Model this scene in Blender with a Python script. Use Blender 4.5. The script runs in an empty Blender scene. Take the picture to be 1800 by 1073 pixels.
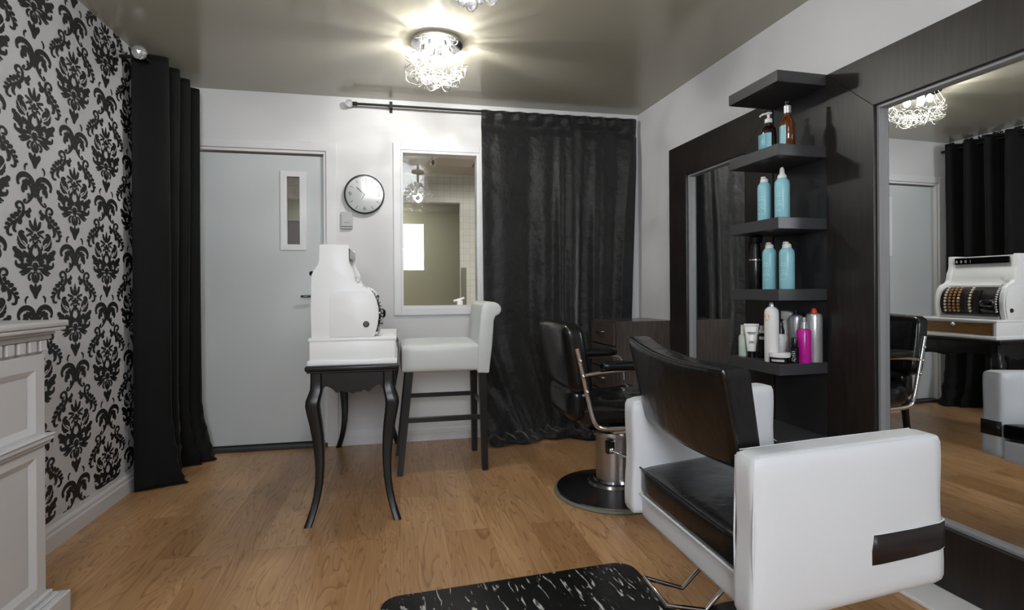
import bpy, bmesh, math, random
from math import sin, cos, pi, sqrt, radians
from mathutils import Vector, Matrix, Euler, noise
random.seed(7)
SC = bpy.context.scene
COL = SC.collection

# ------------------------------------------------------------------ camera
F, YAW, Y0, ROLL, CH = 955.1, 0.2053, 508.8, -0.0066, 1.0844
cam = bpy.data.cameras.new('camera'); camo = bpy.data.objects.new('camera', cam); COL.objects.link(camo)
cam.sensor_width = 36; cam.lens = F / 1800 * 36; cam.clip_start = 0.02
cam.shift_y = -(536.5 - Y0) / 1800
camo.matrix_world = (Matrix.Translation((0, 0, CH)) @ Matrix.Rotation(-YAW, 4, 'Z') @ Matrix.Rotation(pi/2, 4, 'X')
                     @ Matrix.Rotation(ROLL, 4, 'Z'))
SC.camera = camo
# ------------------------------------------------------------------ world, exposure
w = bpy.data.worlds.new('world'); SC.world = w; w.use_nodes = True
w.node_tree.nodes['Background'].inputs[0].default_value = (0.75, 0.85, 1, 1)
w.node_tree.nodes['Background'].inputs[1].default_value = 0.6
SC.view_settings.view_transform = 'Standard'; SC.view_settings.look = 'None'
SC.view_settings.gamma = 1; SC.view_settings.use_curve_mapping = False
SC.view_settings.exposure = 0.47
# daylight through the window behind the camera (sky light entering at the pane)
def area(name, loc, rot, sx, sy, power, col):
    l = bpy.data.lights.new(name, 'AREA'); l.shape = 'RECTANGLE'; l.size = sx; l.size_y = sy
    l.energy = power; l.color = col
    o = bpy.data.objects.new(name, l); o.location = loc; o.rotation_euler = rot; COL.objects.link(o); return o
def point(name, loc, power, r, col):
    l = bpy.data.lights.new(name, 'POINT'); l.energy = power; l.shadow_soft_size = r; l.color = col
    o = bpy.data.objects.new(name, l); o.location = loc; COL.objects.link(o); return o
# (the front window itself is the emitting pane 'window_2' built with the room shell; the lamps carry their own lights)
FRONT_WINDOW = 19.0
LAMP_W, BALL_W = 8.5, 24.0

# ------------------------------------------------------------------ dimensions
H = 2.44; XL = -1.448; YB = 3.965
B_ = 0.0355; WX, WY = 1.8398, 3.965       # right wall passes here, turned by B_
UX, UY = sin(B_), -cos(B_); NX, NY = -cos(B_), -sin(B_)
def W(s, o): return (WX + UX*s + NX*o, WY + UY*s + NY*o)
YF = -1.6

# ------------------------------------------------------------------ helpers
def lin(h):
    r = [int(h[i:i+2], 16)/255 for i in (0, 2, 4)]
    return tuple((c/12.92 if c <= .04045 else ((c+.055)/1.055)**2.4) for c in r) + (1,)
def mat(name, col, rough=.5, metal=0, bump=None, spec=.5, coat=0, sheen=0, emit=None, var=None, trans=0, ior=1.45):
    m = bpy.data.materials.new(name); m.use_nodes = True; nt = m.node_tree; n = nt.nodes
    p = n['Principled BSDF']; c = lin(col) if isinstance(col, str) else col
    p.inputs['Base Color'].default_value = c; p.inputs['Roughness'].default_value = rough
    p.inputs['Metallic'].default_value = metal; p.inputs['Specular IOR Level'].default_value = spec
    p.inputs['Coat Weight'].default_value = coat; p.inputs['Sheen Weight'].default_value = sheen
    p.inputs['Transmission Weight'].default_value = trans; p.inputs['IOR'].default_value = ior
    if emit: p.inputs['Emission Color'].default_value = emit[0]; p.inputs['Emission Strength'].default_value = emit[1]
    if bump or var:
        tc = n.new('ShaderNodeTexCoord')
    if bump:
        scale, strength, dist = bump[:3]; st = bump[3] if len(bump) > 3 else (1, 1, 1)
        mp = n.new('ShaderNodeMapping'); mp.inputs['Scale'].default_value = st
        nz = n.new('ShaderNodeTexNoise'); nz.inputs['Scale'].default_value = scale; nz.inputs['Detail'].default_value = 4
        bp = n.new('ShaderNodeBump'); bp.inputs['Strength'].default_value = strength; bp.inputs['Distance'].default_value = dist
        nt.links.new(tc.outputs['Object'], mp.inputs[0]); nt.links.new(mp.outputs[0], nz.inputs['Vector'])
        nt.links.new(nz.outputs['Fac'], bp.inputs['Height']); nt.links.new(bp.outputs[0], p.inputs['Normal'])
    if var:
        c2, scale, st = var
        mp = n.new('ShaderNodeMapping'); mp.inputs['Scale'].default_value = st
        nz = n.new('ShaderNodeTexNoise'); nz.inputs['Scale'].default_value = scale; nz.inputs['Detail'].default_value = 5
        mx = n.new('ShaderNodeMix'); mx.data_type = 'RGBA'
        mx.inputs['A'].default_value = c; mx.inputs['B'].default_value = lin(c2)
        rp = n.new('ShaderNodeValToRGB'); rp.color_ramp.elements[0].position = .35; rp.color_ramp.elements[1].position = .68
        nt.links.new(tc.outputs['Object'], mp.inputs[0]); nt.links.new(mp.outputs[0], nz.inputs['Vector'])
        nt.links.new(nz.outputs['Fac'], rp.inputs[0]); nt.links.new(rp.outputs[0], mx.inputs['Factor'])
        nt.links.new(mx.outputs['Result'], p.inputs['Base Color'])
    return m

def ob(name, bm, m, parent=None, smooth=False, label=None, loc=None, mods=None):
    me = bpy.data.meshes.new(name); bmesh.ops.recalc_face_normals(bm, faces=bm.faces[:]) if not smooth == 'raw' else None
    bm.to_mesh(me); bm.free()
    ms = m if isinstance(m, (list, tuple)) else [m]
    for x in ms: me.materials.append(x)
    if smooth:
        for p in me.polygons: p.use_smooth = True
        if smooth is True: 
            me.set_sharp_from_angle(angle=radians(38))
    o = bpy.data.objects.new(name, me); COL.objects.link(o)
    if parent: o.parent = parent
    if label: o['label'] = label
    if loc: o.location = loc
    return o
def tag(o, label=None, cat=None, group=None, kind=None):
    if label: o['label'] = label
    if cat: o['category'] = cat
    if group: o['group'] = group
    if kind: o['kind'] = kind
    return o
def thing(name, loc, rz, label, cat, group=None):
    o = bpy.data.objects.new(name, None); COL.objects.link(o); o.location = loc; o.rotation_euler = (0, 0, rz)
    o.empty_display_size = .1
    return tag(o, label, cat, group)
def struct(name, bm, m, smooth=False): return tag(ob(name, bm, m, None, smooth), kind='structure')
def copy_tree(o, parent=None):
    c = o.copy(); COL.objects.link(c)
    if parent: c.parent = parent
    for ch in [x for x in COL.objects if x.parent == o]: copy_tree(ch, c)
    return c

def new(): return bmesh.new()
def box(bm, x0, x1, y0, y1, z0, z1, bev=0, seg=3, mi=0):
    t = bmesh.new()
    vs = [t.verts.new((x, y, z)) for x in (x0, x1) for y in (y0, y1) for z in (z0, z1)]
    for f in ((0,1,3,2),(4,6,7,5),(0,4,5,1),(2,3,7,6),(0,2,6,4),(1,5,7,3)): t.faces.new([vs[i] for i in f])
    if bev: bmesh.ops.bevel(t, geom=t.edges[:], offset=bev, segments=seg, affect='EDGES', profile=.5)
    return merge(bm, t, mi)
def merge(bm, t, mi=0, M=None):
    if M is not None: bmesh.ops.transform(t, matrix=M, verts=t.verts[:])
    for f in t.faces: f.material_index = mi if mi is not None else f.material_index
    me = bpy.data.meshes.new('tmp'); t.to_mesh(me); t.free(); bm.from_mesh(me); bpy.data.meshes.remove(me); return bm
def prism(bm, pts, axis, a0, a1, bev=0, seg=3, mi=0, a_fn=None):
    """closed 2-D outline extruded along axis; pts in the two other axes (order xyz)"""
    t = bmesh.new()
    def mk(p, a):
        if axis == 'y': return (p[0], a, p[1])
        if axis == 'x': return (a, p[0], p[1])
        return (p[0], p[1], a)
    A = [t.verts.new(mk(p, a0)) for p in pts]; Bv = [t.verts.new(mk(p, a1)) for p in pts]
    n = len(pts)
    t.faces.new(A); t.faces.new(Bv[::-1])
    for i in range(n): t.faces.new((A[i], Bv[i], Bv[(i+1) % n], A[(i+1) % n]))
    bmesh.ops.recalc_face_normals(t, faces=t.faces[:])
    if bev:
        es = [e for e in t.edges if len(e.link_faces) == 2 and e.calc_face_angle(0) > radians(28)]
        bmesh.ops.bevel(t, geom=es, offset=bev, segments=seg, affect='EDGES', profile=.5)
    return merge(bm, t, mi)
def lathe(bm, prof, loc=(0, 0, 0), seg=28, mi=0, M=None, sx=1, sy=1, cap=True):
    """profile = [(r, z)...] about z; closed with caps when r=0 at the ends"""
    t = bmesh.new(); rings = []
    for r, z in prof:
        if r < 1e-6: rings.append([t.verts.new((0, 0, z))])
        else: rings.append([t.verts.new((r*cos(2*pi*k/seg)*sx, r*sin(2*pi*k/seg)*sy, z)) for k in range(seg)])
    for a, b in zip(rings, rings[1:]):
        for k in range(seg):
            k2 = (k+1) % seg
            if len(a) == 1 and len(b) == 1: break
            if len(a) == 1: t.faces.new((a[0], b[k], b[k2]))
            elif len(b) == 1: t.faces.new((a[k], b[0], a[k2]))
            else: t.faces.new((a[k], b[k], b[k2], a[k2]))
    if cap and len(rings[0]) > 1: t.faces.new(rings[0])
    if cap and len(rings[-1]) > 1: t.faces.new(rings[-1][::-1])
    bmesh.ops.recalc_face_normals(t, faces=t.faces[:])
    MM = Matrix.Translation(loc) @ (M if M is not None else Matrix.Identity(4))
    return merge(bm, t, mi, MM)
def tube(bm, pts, r, seg=10, closed=False, smoothpath=0, mi=0, flat=1, cap=True):
    P = [Vector(p) for p in pts]
    for _ in range(smoothpath):      # corner cutting
        Q = []
        n = len(P)
        for i in range(n if closed else n-1):
            a, b = P[i], P[(i+1) % n]
            Q += [a*.75+b*.25, a*.25+b*.75]
        if not closed: Q[0] = P[0]; Q[-1] = P[-1]
        P = Q
    n = len(P); t = bmesh.new(); rings = []
    rr = r if callable(r) else (lambda u: r)
    up = None
    for i in range(n):
        if closed: d = (P[(i+1) % n]-P[i-1])
        else: d = P[min(i+1, n-1)]-P[max(i-1, 0)]
        d.normalize()
        if up is None:
            up = Vector((0, 0, 1)) if abs(d.z) < .9 else Vector((1, 0, 0))
        a = d.cross(up); 
        if a.length < 1e-4: a = d.cross(Vector((0, 1, 0.1)))
        a.normalize(); b = a.cross(d).normalized(); up = b
        R = rr(i/max(1, n-1))
        rings.append([t.verts.new(P[i]+a*R*cos(2*pi*k/seg)+b*R*flat*sin(2*pi*k/seg)) for k in range(seg)])
    for i in range(n if closed else n-1):
        A, Bv = rings[i], rings[(i+1) % n]
        for k in range(seg): t.faces.new((A[k], A[(k+1) % seg], Bv[(k+1) % seg], Bv[k]))
    if not closed and cap: t.faces.new(rings[0][::-1]); t.faces.new(rings[-1])
    return merge(bm, t, mi)
def sphere(bm, c, r, seg=16, rings=10, mi=0, sc=(1, 1, 1)):
    pr = [(r*sin(pi*i/rings), -r*cos(pi*i/rings)) for i in range(rings+1)]
    pr[0] = (0, -r); pr[-1] = (0, r)
    return lathe(bm, pr, c, seg, mi, Matrix.Diagonal((*sc, 1)))
def grid(bm, nu, nv, fn, mi=0, closed_u=False):
    t = bmesh.new()
    V = [[t.verts.new(fn(i/(nu), j/(nv))) for j in range(nv+1)] for i in range(nu+1)]
    for i in range(nu):
        for j in range(nv): t.faces.new((V[i][j], V[i+1][j], V[i+1][j+1], V[i][j+1]))
    return merge(bm, t, mi)
def pillow(bm, x0, x1, y0, y1, z0, z1, bev=.03, top=.012, n=10, mi=0, fn=None):
    """upholstered block: rounded box, denser mesh, crowned faces"""
    t = bmesh.new(); bmesh.ops.create_cube(t, size=2)
    bmesh.ops.subdivide_edges(t, edges=t.edges[:], cuts=n, use_grid_fill=True)
    hx, hy, hz = (x1-x0)/2, (y1-y0)/2, (z1-z0)/2; cx, cy, cz = (x0+x1)/2, (y0+y1)/2, (z0+z1)/2
    for v in t.verts:
        u = Vector(v.co)
        p = Vector((u.x*hx, u.y*hy, u.z*hz))
        q = Vector([max(-h+bev, min(h-bev, c)) for c, h in zip(p, (hx, hy, hz))])
        d = p-q
        if d.length > 1e-6: p = q + d.normalized()*bev if d.length > bev*.999 or sum(abs(c) > 1e-6 for c in d) > 1 else p
        g = (1-u.x**2)*(1-u.y**2) if abs(u.z) > .99 else 0
        p.z += top*g*(1 if u.z > 0 else -1)
        g = (1-u.x**2)*(1-u.z**2) if abs(u.y) > .99 else 0
        p.y += top*.5*g*(1 if u.y > 0 else -1)
        g = (1-u.y**2)*(1-u.z**2) if abs(u.x) > .99 else 0
        p.x += top*.5*g*(1 if u.x > 0 else -1)
        v.co = p+Vector((cx, cy, cz))
        if fn: v.co = fn(v.co, u)
    return merge(bm, t, mi)
def text_bm(s, size, ext=.0008, align='CENTER'):
    c = bpy.data.curves.new('t', 'FONT'); c.body = s; c.size = size; c.extrude = ext; c.align_x = align; c.align_y = 'CENTER'
    c.resolution_u = 3
    o = bpy.data.objects.new('t', c); COL.objects.link(o)
    dg = bpy.context.evaluated_depsgraph_get(); me = bpy.data.meshes.new_from_object(o.evaluated_get(dg))
    t = bmesh.new(); t.from_mesh(me); bpy.data.objects.remove(o); bpy.data.curves.remove(c); bpy.data.meshes.remove(me)
    return t
RX90 = Matrix.Rotation(pi/2, 4, 'X')

# ------------------------------------------------------------------ materials
M_wall = mat('white wall paint', 'd4d4d6', .55, bump=(90, .05, .002))
M_trim = mat('white trim paint', 'dadadd', .35)
M_trimshade = mat('shaded white trim', 'c8c8cb', .42)  # white trim again, left side's shade put into the base colour
M_ceil = mat('glossy grey ceiling paint', 'b0ad9f', .16, spec=.6, bump=(1.6, .05, .03))
M_paper = mat('grey wallpaper', 'c2c2c6', .6)
M_print = mat('black damask print', '161617', .5)
M_black = mat('black satin lacquer', '161618', .32)
M_bwood = mat('black stained oak', '191514', .4, bump=(14, .14, .003, (6, 6, .5)), var=('241e1b', 9, (8, 8, .6)))
M_bface = mat('shelf laminate', '262628', .3)
M_shelf = mat('grey black shelf laminate', '3c3c3f', .34)
M_leath = mat('black vinyl', '0f0f11', .24, bump=(14, .25, .012))
M_band = mat('dark brown vinyl', '241d1e', .42)
M_wleath = mat('white vinyl', 'd8dbe0', .36, bump=(9, .12, .012))
M_cream = mat('cream vinyl', 'd3d8d8', .33, bump=(9, .1, .01))
M_chrome = mat('chrome', 'd8d8da', .12, 1)
M_steel = mat('brushed steel', 'bcbcc0', .34, 1, bump=(40, .1, .002, (1, 1, .05)))
M_dsteel = mat('dark polished steel', '4d4d50', .16, 1)
M_mirror = mat('silvered mirror', 'eceeee', .005, 1)
M_velvet = mat('black velvet', '0a0a0c', .5, spec=.3, sheen=.45, bump=(9, .5, .04), var=('121214', 3.2, (1, 1, 1)))
M_drape = mat('black drape', '0b0b0c', .7, spec=.2, sheen=.06, bump=(120, .1, .002))
M_rod = mat('black curtain rod', '0c0c0c', .6)
M_regw = mat('white enamel', 'f0f1f3', .38)
M_regd = mat('black key bed', '1c1714', .4)
M_wooddr = mat('worn brown drawer wood', '8a6430', .4, var=('6b4a1e', 14, (1, 1, 6)))
M_key = mat('ivory key caps', 'd8cdb4', .35)
M_keyr = mat('copper key caps', 'b07a55', .35)
M_cab = mat('dark walnut laminate', '463f3b', .22, var=('544b46', 8, (9, 9, .7)))
M_disp = mat('display glass black', '0c0c0c', .1)
M_white = mat('white plastic', 'e4e4e2', .35)
M_clockw = mat('clock dial', 'f0f0f0', .4)
M_grey = mat('grey plastic', 'b4b5b6', .45)
M_teal = mat('teal label', '8fc6d3', .32)
M_tealtxt = mat('pale print', 'c8e4e8', .4)
M_dark = mat('dark print', '2a2a2c', .4)
M_mag = mat('magenta plastic', 'c0179a', .25)
M_red = mat('red plastic', 'd8412c', .3)
M_silver = mat('silver can', 'c3c5c8', .28, .6)
M_org = mat('orange print', 'd8922a', .4)
M_capb = mat('black plastic', '101011', .25)
M_amber = mat('amber glass', '5a2c08', .06, spec=.7, coat=.5)
M_dbrown = mat('dark brown glass', '1d120c', .08, coat=.5)
M_liq = mat('gold liquid', 'b8791e', .15)
M_clear = mat('clear plastic cap', 'c9cccf', .08, spec=.8, coat=.5)
M_bulb = mat('glowing bulb', 'ffffff', .3, emit=((1, .97, .88, 1), 55))
M_wire = mat('silver wire', 'c8c7c2', .25, .9)
M_crys = mat('crystal', 'f4f6f8', .03, trans=.75, ior=1.5)
M_olive = mat('olive wall paint', '8d8c78', .6)
M_tilew = mat('white tile', 'cfcfc6', .25)
M_day = mat('daylight sky seen through the pane', 'ffffff', .5, emit=((.95, .98, 1, 1), 1.6))
M_daylo = mat('front window sky', 'ffffff', .5, emit=((.90, .95, 1, 1), FRONT_WINDOW))
M_brownp = mat('brown panel', '4a3a26', .5)
M_thresh = mat('dark threshold', '46464a', .35, .5)
M_door = mat('pale grey door paint', 'c3c8ca', .42)
M_rubber = mat('rubber ring', '1b1c1c', .5)

def glass_mat(name, tint=(1, 1, 1, 1)):
    m = bpy.data.materials.new(name); m.use_nodes = True; nt = m.node_tree; n = nt.nodes; n.clear()
    out = n.new('ShaderNodeOutputMaterial'); mx = n.new('ShaderNodeMixShader'); tr = n.new('ShaderNodeBsdfTransparent')
    gl = n.new('ShaderNodeBsdfGlossy'); fr = n.new('ShaderNodeFresnel')
    gl.inputs['Roughness'].default_value = .01; tr.inputs[0].default_value = tint; fr.inputs[0].default_value = 1.62
    nt.links.new(fr.outputs[0], mx.inputs[0]); nt.links.new(tr.outputs[0], mx.inputs[1]); nt.links.new(gl.outputs[0], mx.inputs[2])
    nt.links.new(mx.outputs[0], out.inputs[0]); return m
M_glass = glass_mat('window glass', (.97, .98, .97, 1)); M_cglass = glass_mat('clock glass')

def floor_mat():
    m = bpy.data.materials.new('maple laminate floor'); m.use_nodes = True; nt = m.node_tree; n = nt.nodes; L = nt.links.new
    p = n['Principled BSDF']; tc = n.new('ShaderNodeTexCoord')
    mp = n.new('ShaderNodeMapping'); mp.inputs['Rotation'].default_value = (0, 0, pi/2)
    L(tc.outputs['Object'], mp.inputs[0])
    br = n.new('ShaderNodeTexBrick'); br.offset = .37; br.inputs['Scale'].default_value = 1
    br.inputs['Brick Width'].default_value = 1.22; br.inputs['Row Height'].default_value = .195
    br.inputs['Mortar Size'].default_value = .0012; br.inputs['Mortar Smooth'].default_value = .3
    br.inputs['Color1'].default_value = (0, 0, 0, 1); br.inputs['Color2'].default_value = (1, 1, 1, 1); br.inputs['Mortar'].default_value = (.5, .5, .5, 1)
    L(mp.outputs[0], br.inputs['Vector'])
    # per-plank offset for the grain
    vm = n.new('ShaderNodeVectorMath'); vm.operation = 'MULTIPLY'; vm.inputs[1].default_value = (7, 13, 5)
    L(br.outputs['Color'], vm.inputs[0])
    ad = n.new('ShaderNodeVectorMath'); ad.operation = 'ADD'; L(tc.outputs['Object'], ad.inputs[0]); L(vm.outputs[0], ad.inputs[1])
    m2 = n.new('ShaderNodeMapping'); m2.inputs['Scale'].default_value = (7.5, 1.0, 1); L(ad.outputs[0], m2.inputs[0])
    nz = n.new('ShaderNodeTexNoise'); nz.inputs['Scale'].default_value = 1.25; nz.inputs['Detail'].default_value = 2.5; nz.inputs['Distortion'].default_value = .9
    L(m2.outputs[0], nz.inputs['Vector'])
    # cathedral rings: fold the noise
    mu = n.new('ShaderNodeMath'); mu.operation = 'MULTIPLY'; mu.inputs[1].default_value = 12; L(nz.outputs['Fac'], mu.inputs[0])
    fr = n.new('ShaderNodeMath'); fr.operation = 'FRACT'; L(mu.outputs[0], fr.inputs[0])
    rr = n.new('ShaderNodeValToRGB'); e = rr.color_ramp.elements
    e[0].position = 0; e[0].color = (0, 0, 0, 1); e[1].position = .14; e[1].color = (1, 1, 1, 1)
    x = rr.color_ramp.elements.new(.9); x.color = (.75, .75, .75, 1); x = rr.color_ramp.elements.new(1); x.color = (0.1, .1, .1, 1)
    L(fr.outputs[0], rr.inputs[0])
    m3 = n.new('ShaderNodeMapping'); m3.inputs['Scale'].default_value = (60, 2.2, 1); L(ad.outputs[0], m3.inputs[0])
    n3 = n.new('ShaderNodeTexNoise'); n3.inputs['Scale'].default_value = 1.6; n3.inputs['Detail'].default_value = 4; L(m3.outputs[0], n3.inputs['Vector'])
    m4 = n.new('ShaderNodeMapping'); m4.inputs['Scale'].default_value = (4, .9, 1); L(ad.outputs[0], m4.inputs[0])
    n4 = n.new('ShaderNodeTexNoise'); n4.inputs['Scale'].default_value = 1.0; n4.inputs['Detail'].default_value = 2; L(m4.outputs[0], n4.inputs['Vector'])
    base = n.new('ShaderNodeValToRGB'); e = base.color_ramp.elements
    e[0].position = .3; e[0].color = lin('b48a60'); e[1].position = .72; e[1].color = lin('d8b084')
    L(n4.outputs['Fac'], base.inputs[0])
    mx = n.new('ShaderNodeMix'); mx.data_type = 'RGBA'; mx.blend_type = 'MULTIPLY'; mx.inputs['Factor'].default_value = .68
    L(base.outputs[0], mx.inputs['A'])
    cr = n.new('ShaderNodeMix'); cr.data_type = 'RGBA'; cr.inputs['A'].default_value = (.42, .30, .20, 1); cr.inputs['B'].default_value = (1, 1, 1, 1)
    L(rr.outputs[0], cr.inputs['Factor']); L(cr.outputs['Result'], mx.inputs['B'])
    r3 = n.new('ShaderNodeValToRGB'); e = r3.color_ramp.elements; e[0].position = .3; e[0].color = (.8, .77, .74, 1); e[1].position = .7; e[1].color = (1, 1, 1, 1)
    L(n3.outputs['Fac'], r3.inputs[0])
    mx2 = n.new('ShaderNodeMix'); mx2.data_type = 'RGBA'; mx2.blend_type = 'MULTIPLY'; mx2.inputs['Factor'].default_value = .8
    L(mx.outputs['Result'], mx2.inputs['A']); L(r3.outputs[0], mx2.inputs['B'])
    # plank tone
    pt = n.new('ShaderNodeMix'); pt.data_type = 'RGBA'; pt.blend_type = 'MULTIPLY'; pt.inputs['Factor'].default_value = 1
    pr = n.new('ShaderNodeValToRGB'); e = pr.color_ramp.elements; e[0].color = (.86, .84, .82, 1); e[1].color = (1.0, 1, 1, 1)
    L(br.outputs['Color'], pr.inputs[0]); L(mx2.outputs['Result'], pt.inputs['A']); L(pr.outputs[0], pt.inputs['B'])
    mo = n.new('ShaderNodeMix'); mo.data_type = 'RGBA'; mo.inputs['B'].default_value = lin('7a5836')
    mf = n.new('ShaderNodeMath'); mf.operation = 'MULTIPLY'; mf.inputs[1].default_value = .6
    L(br.outputs['Fac'], mf.inputs[0]); L(mf.outputs[0], mo.inputs['Factor']); L(pt.outputs['Result'], mo.inputs['A'])
    L(mo.outputs['Result'], p.inputs['Base Color'])
    p.inputs['Roughness'].default_value = .28; p.inputs['Specular IOR Level'].default_value = .45
    return m
M_floor = floor_mat()

def mat_marble():
    m = bpy.data.materials.new('black marbled vinyl'); m.use_nodes = True; nt = m.node_tree; n = nt.nodes; L = nt.links.new
    p = n['Principled BSDF']; tc = n.new('ShaderNodeTexCoord')
    mp = n.new('ShaderNodeMapping'); mp.inputs['Scale'].default_value = (34, 7, 1); mp.inputs['Rotation'].default_value = (0, 0, .22)
    L(tc.outputs['Object'], mp.inputs[0])
    a = n.new('ShaderNodeTexNoise'); a.inputs['Scale'].default_value = 1.5; a.inputs['Detail'].default_value = 5; a.inputs['Distortion'].default_value = 1.2
    L(mp.outputs[0], a.inputs['Vector'])
    r = n.new('ShaderNodeValToRGB'); e = r.color_ramp.elements; e[0].position = .60; e[0].color = (0, 0, 0, 1); e[1].position = .66; e[1].color = (1, 1, 1, 1)
    L(a.outputs['Fac'], r.inputs[0])
    mx = n.new('ShaderNodeMix'); mx.data_type = 'RGBA'; mx.inputs['A'].default_value = lin('141415'); mx.inputs['B'].default_value = lin('c9c9c6')
    L(r.outputs[0], mx.inputs['Factor']); L(mx.outputs['Result'], p.inputs['Base Color']); p.inputs['Roughness'].default_value = .33
    return m
M_marble = mat_marble()

def tile_mat():
    m = M_tilew; nt = m.node_tree; n = nt.nodes; L = nt.links.new; p = n['Principled BSDF']
    tc = n.new('ShaderNodeTexCoord'); mp = n.new('ShaderNodeMapping'); mp.inputs['Rotation'].default_value = (pi/2, 0, 0)
    br = n.new('ShaderNodeTexBrick'); br.offset = 0; br.inputs['Scale'].default_value = 1; br.inputs['Brick Width'].default_value = .075
    br.inputs['Row Height'].default_value = .075; br.inputs['Mortar Size'].default_value = .003
    br.inputs['Color1'].default_value = lin('d3d3ca'); br.inputs['Color2'].default_value = lin('cdcdc4'); br.inputs['Mortar'].default_value = lin('bcbcb2')
    L(tc.outputs['Object'], mp.inputs[0]); L(mp.outputs[0], br.inputs['Vector']); L(br.outputs['Color'], p.inputs['Base Color'])
tile_mat()

# ------------------------------------------------------------------ room shell
YBK = 7.8
bm = new(); box(bm, -3.2, 3.2, YF-.1, YBK+.1, -.1, 0); struct('floor', bm, M_floor)
bm = new(); box(bm, -3.2, 3.2, YF-.1, YBK+.1, H, H+.1); struct('ceiling', bm, M_ceil)

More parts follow.
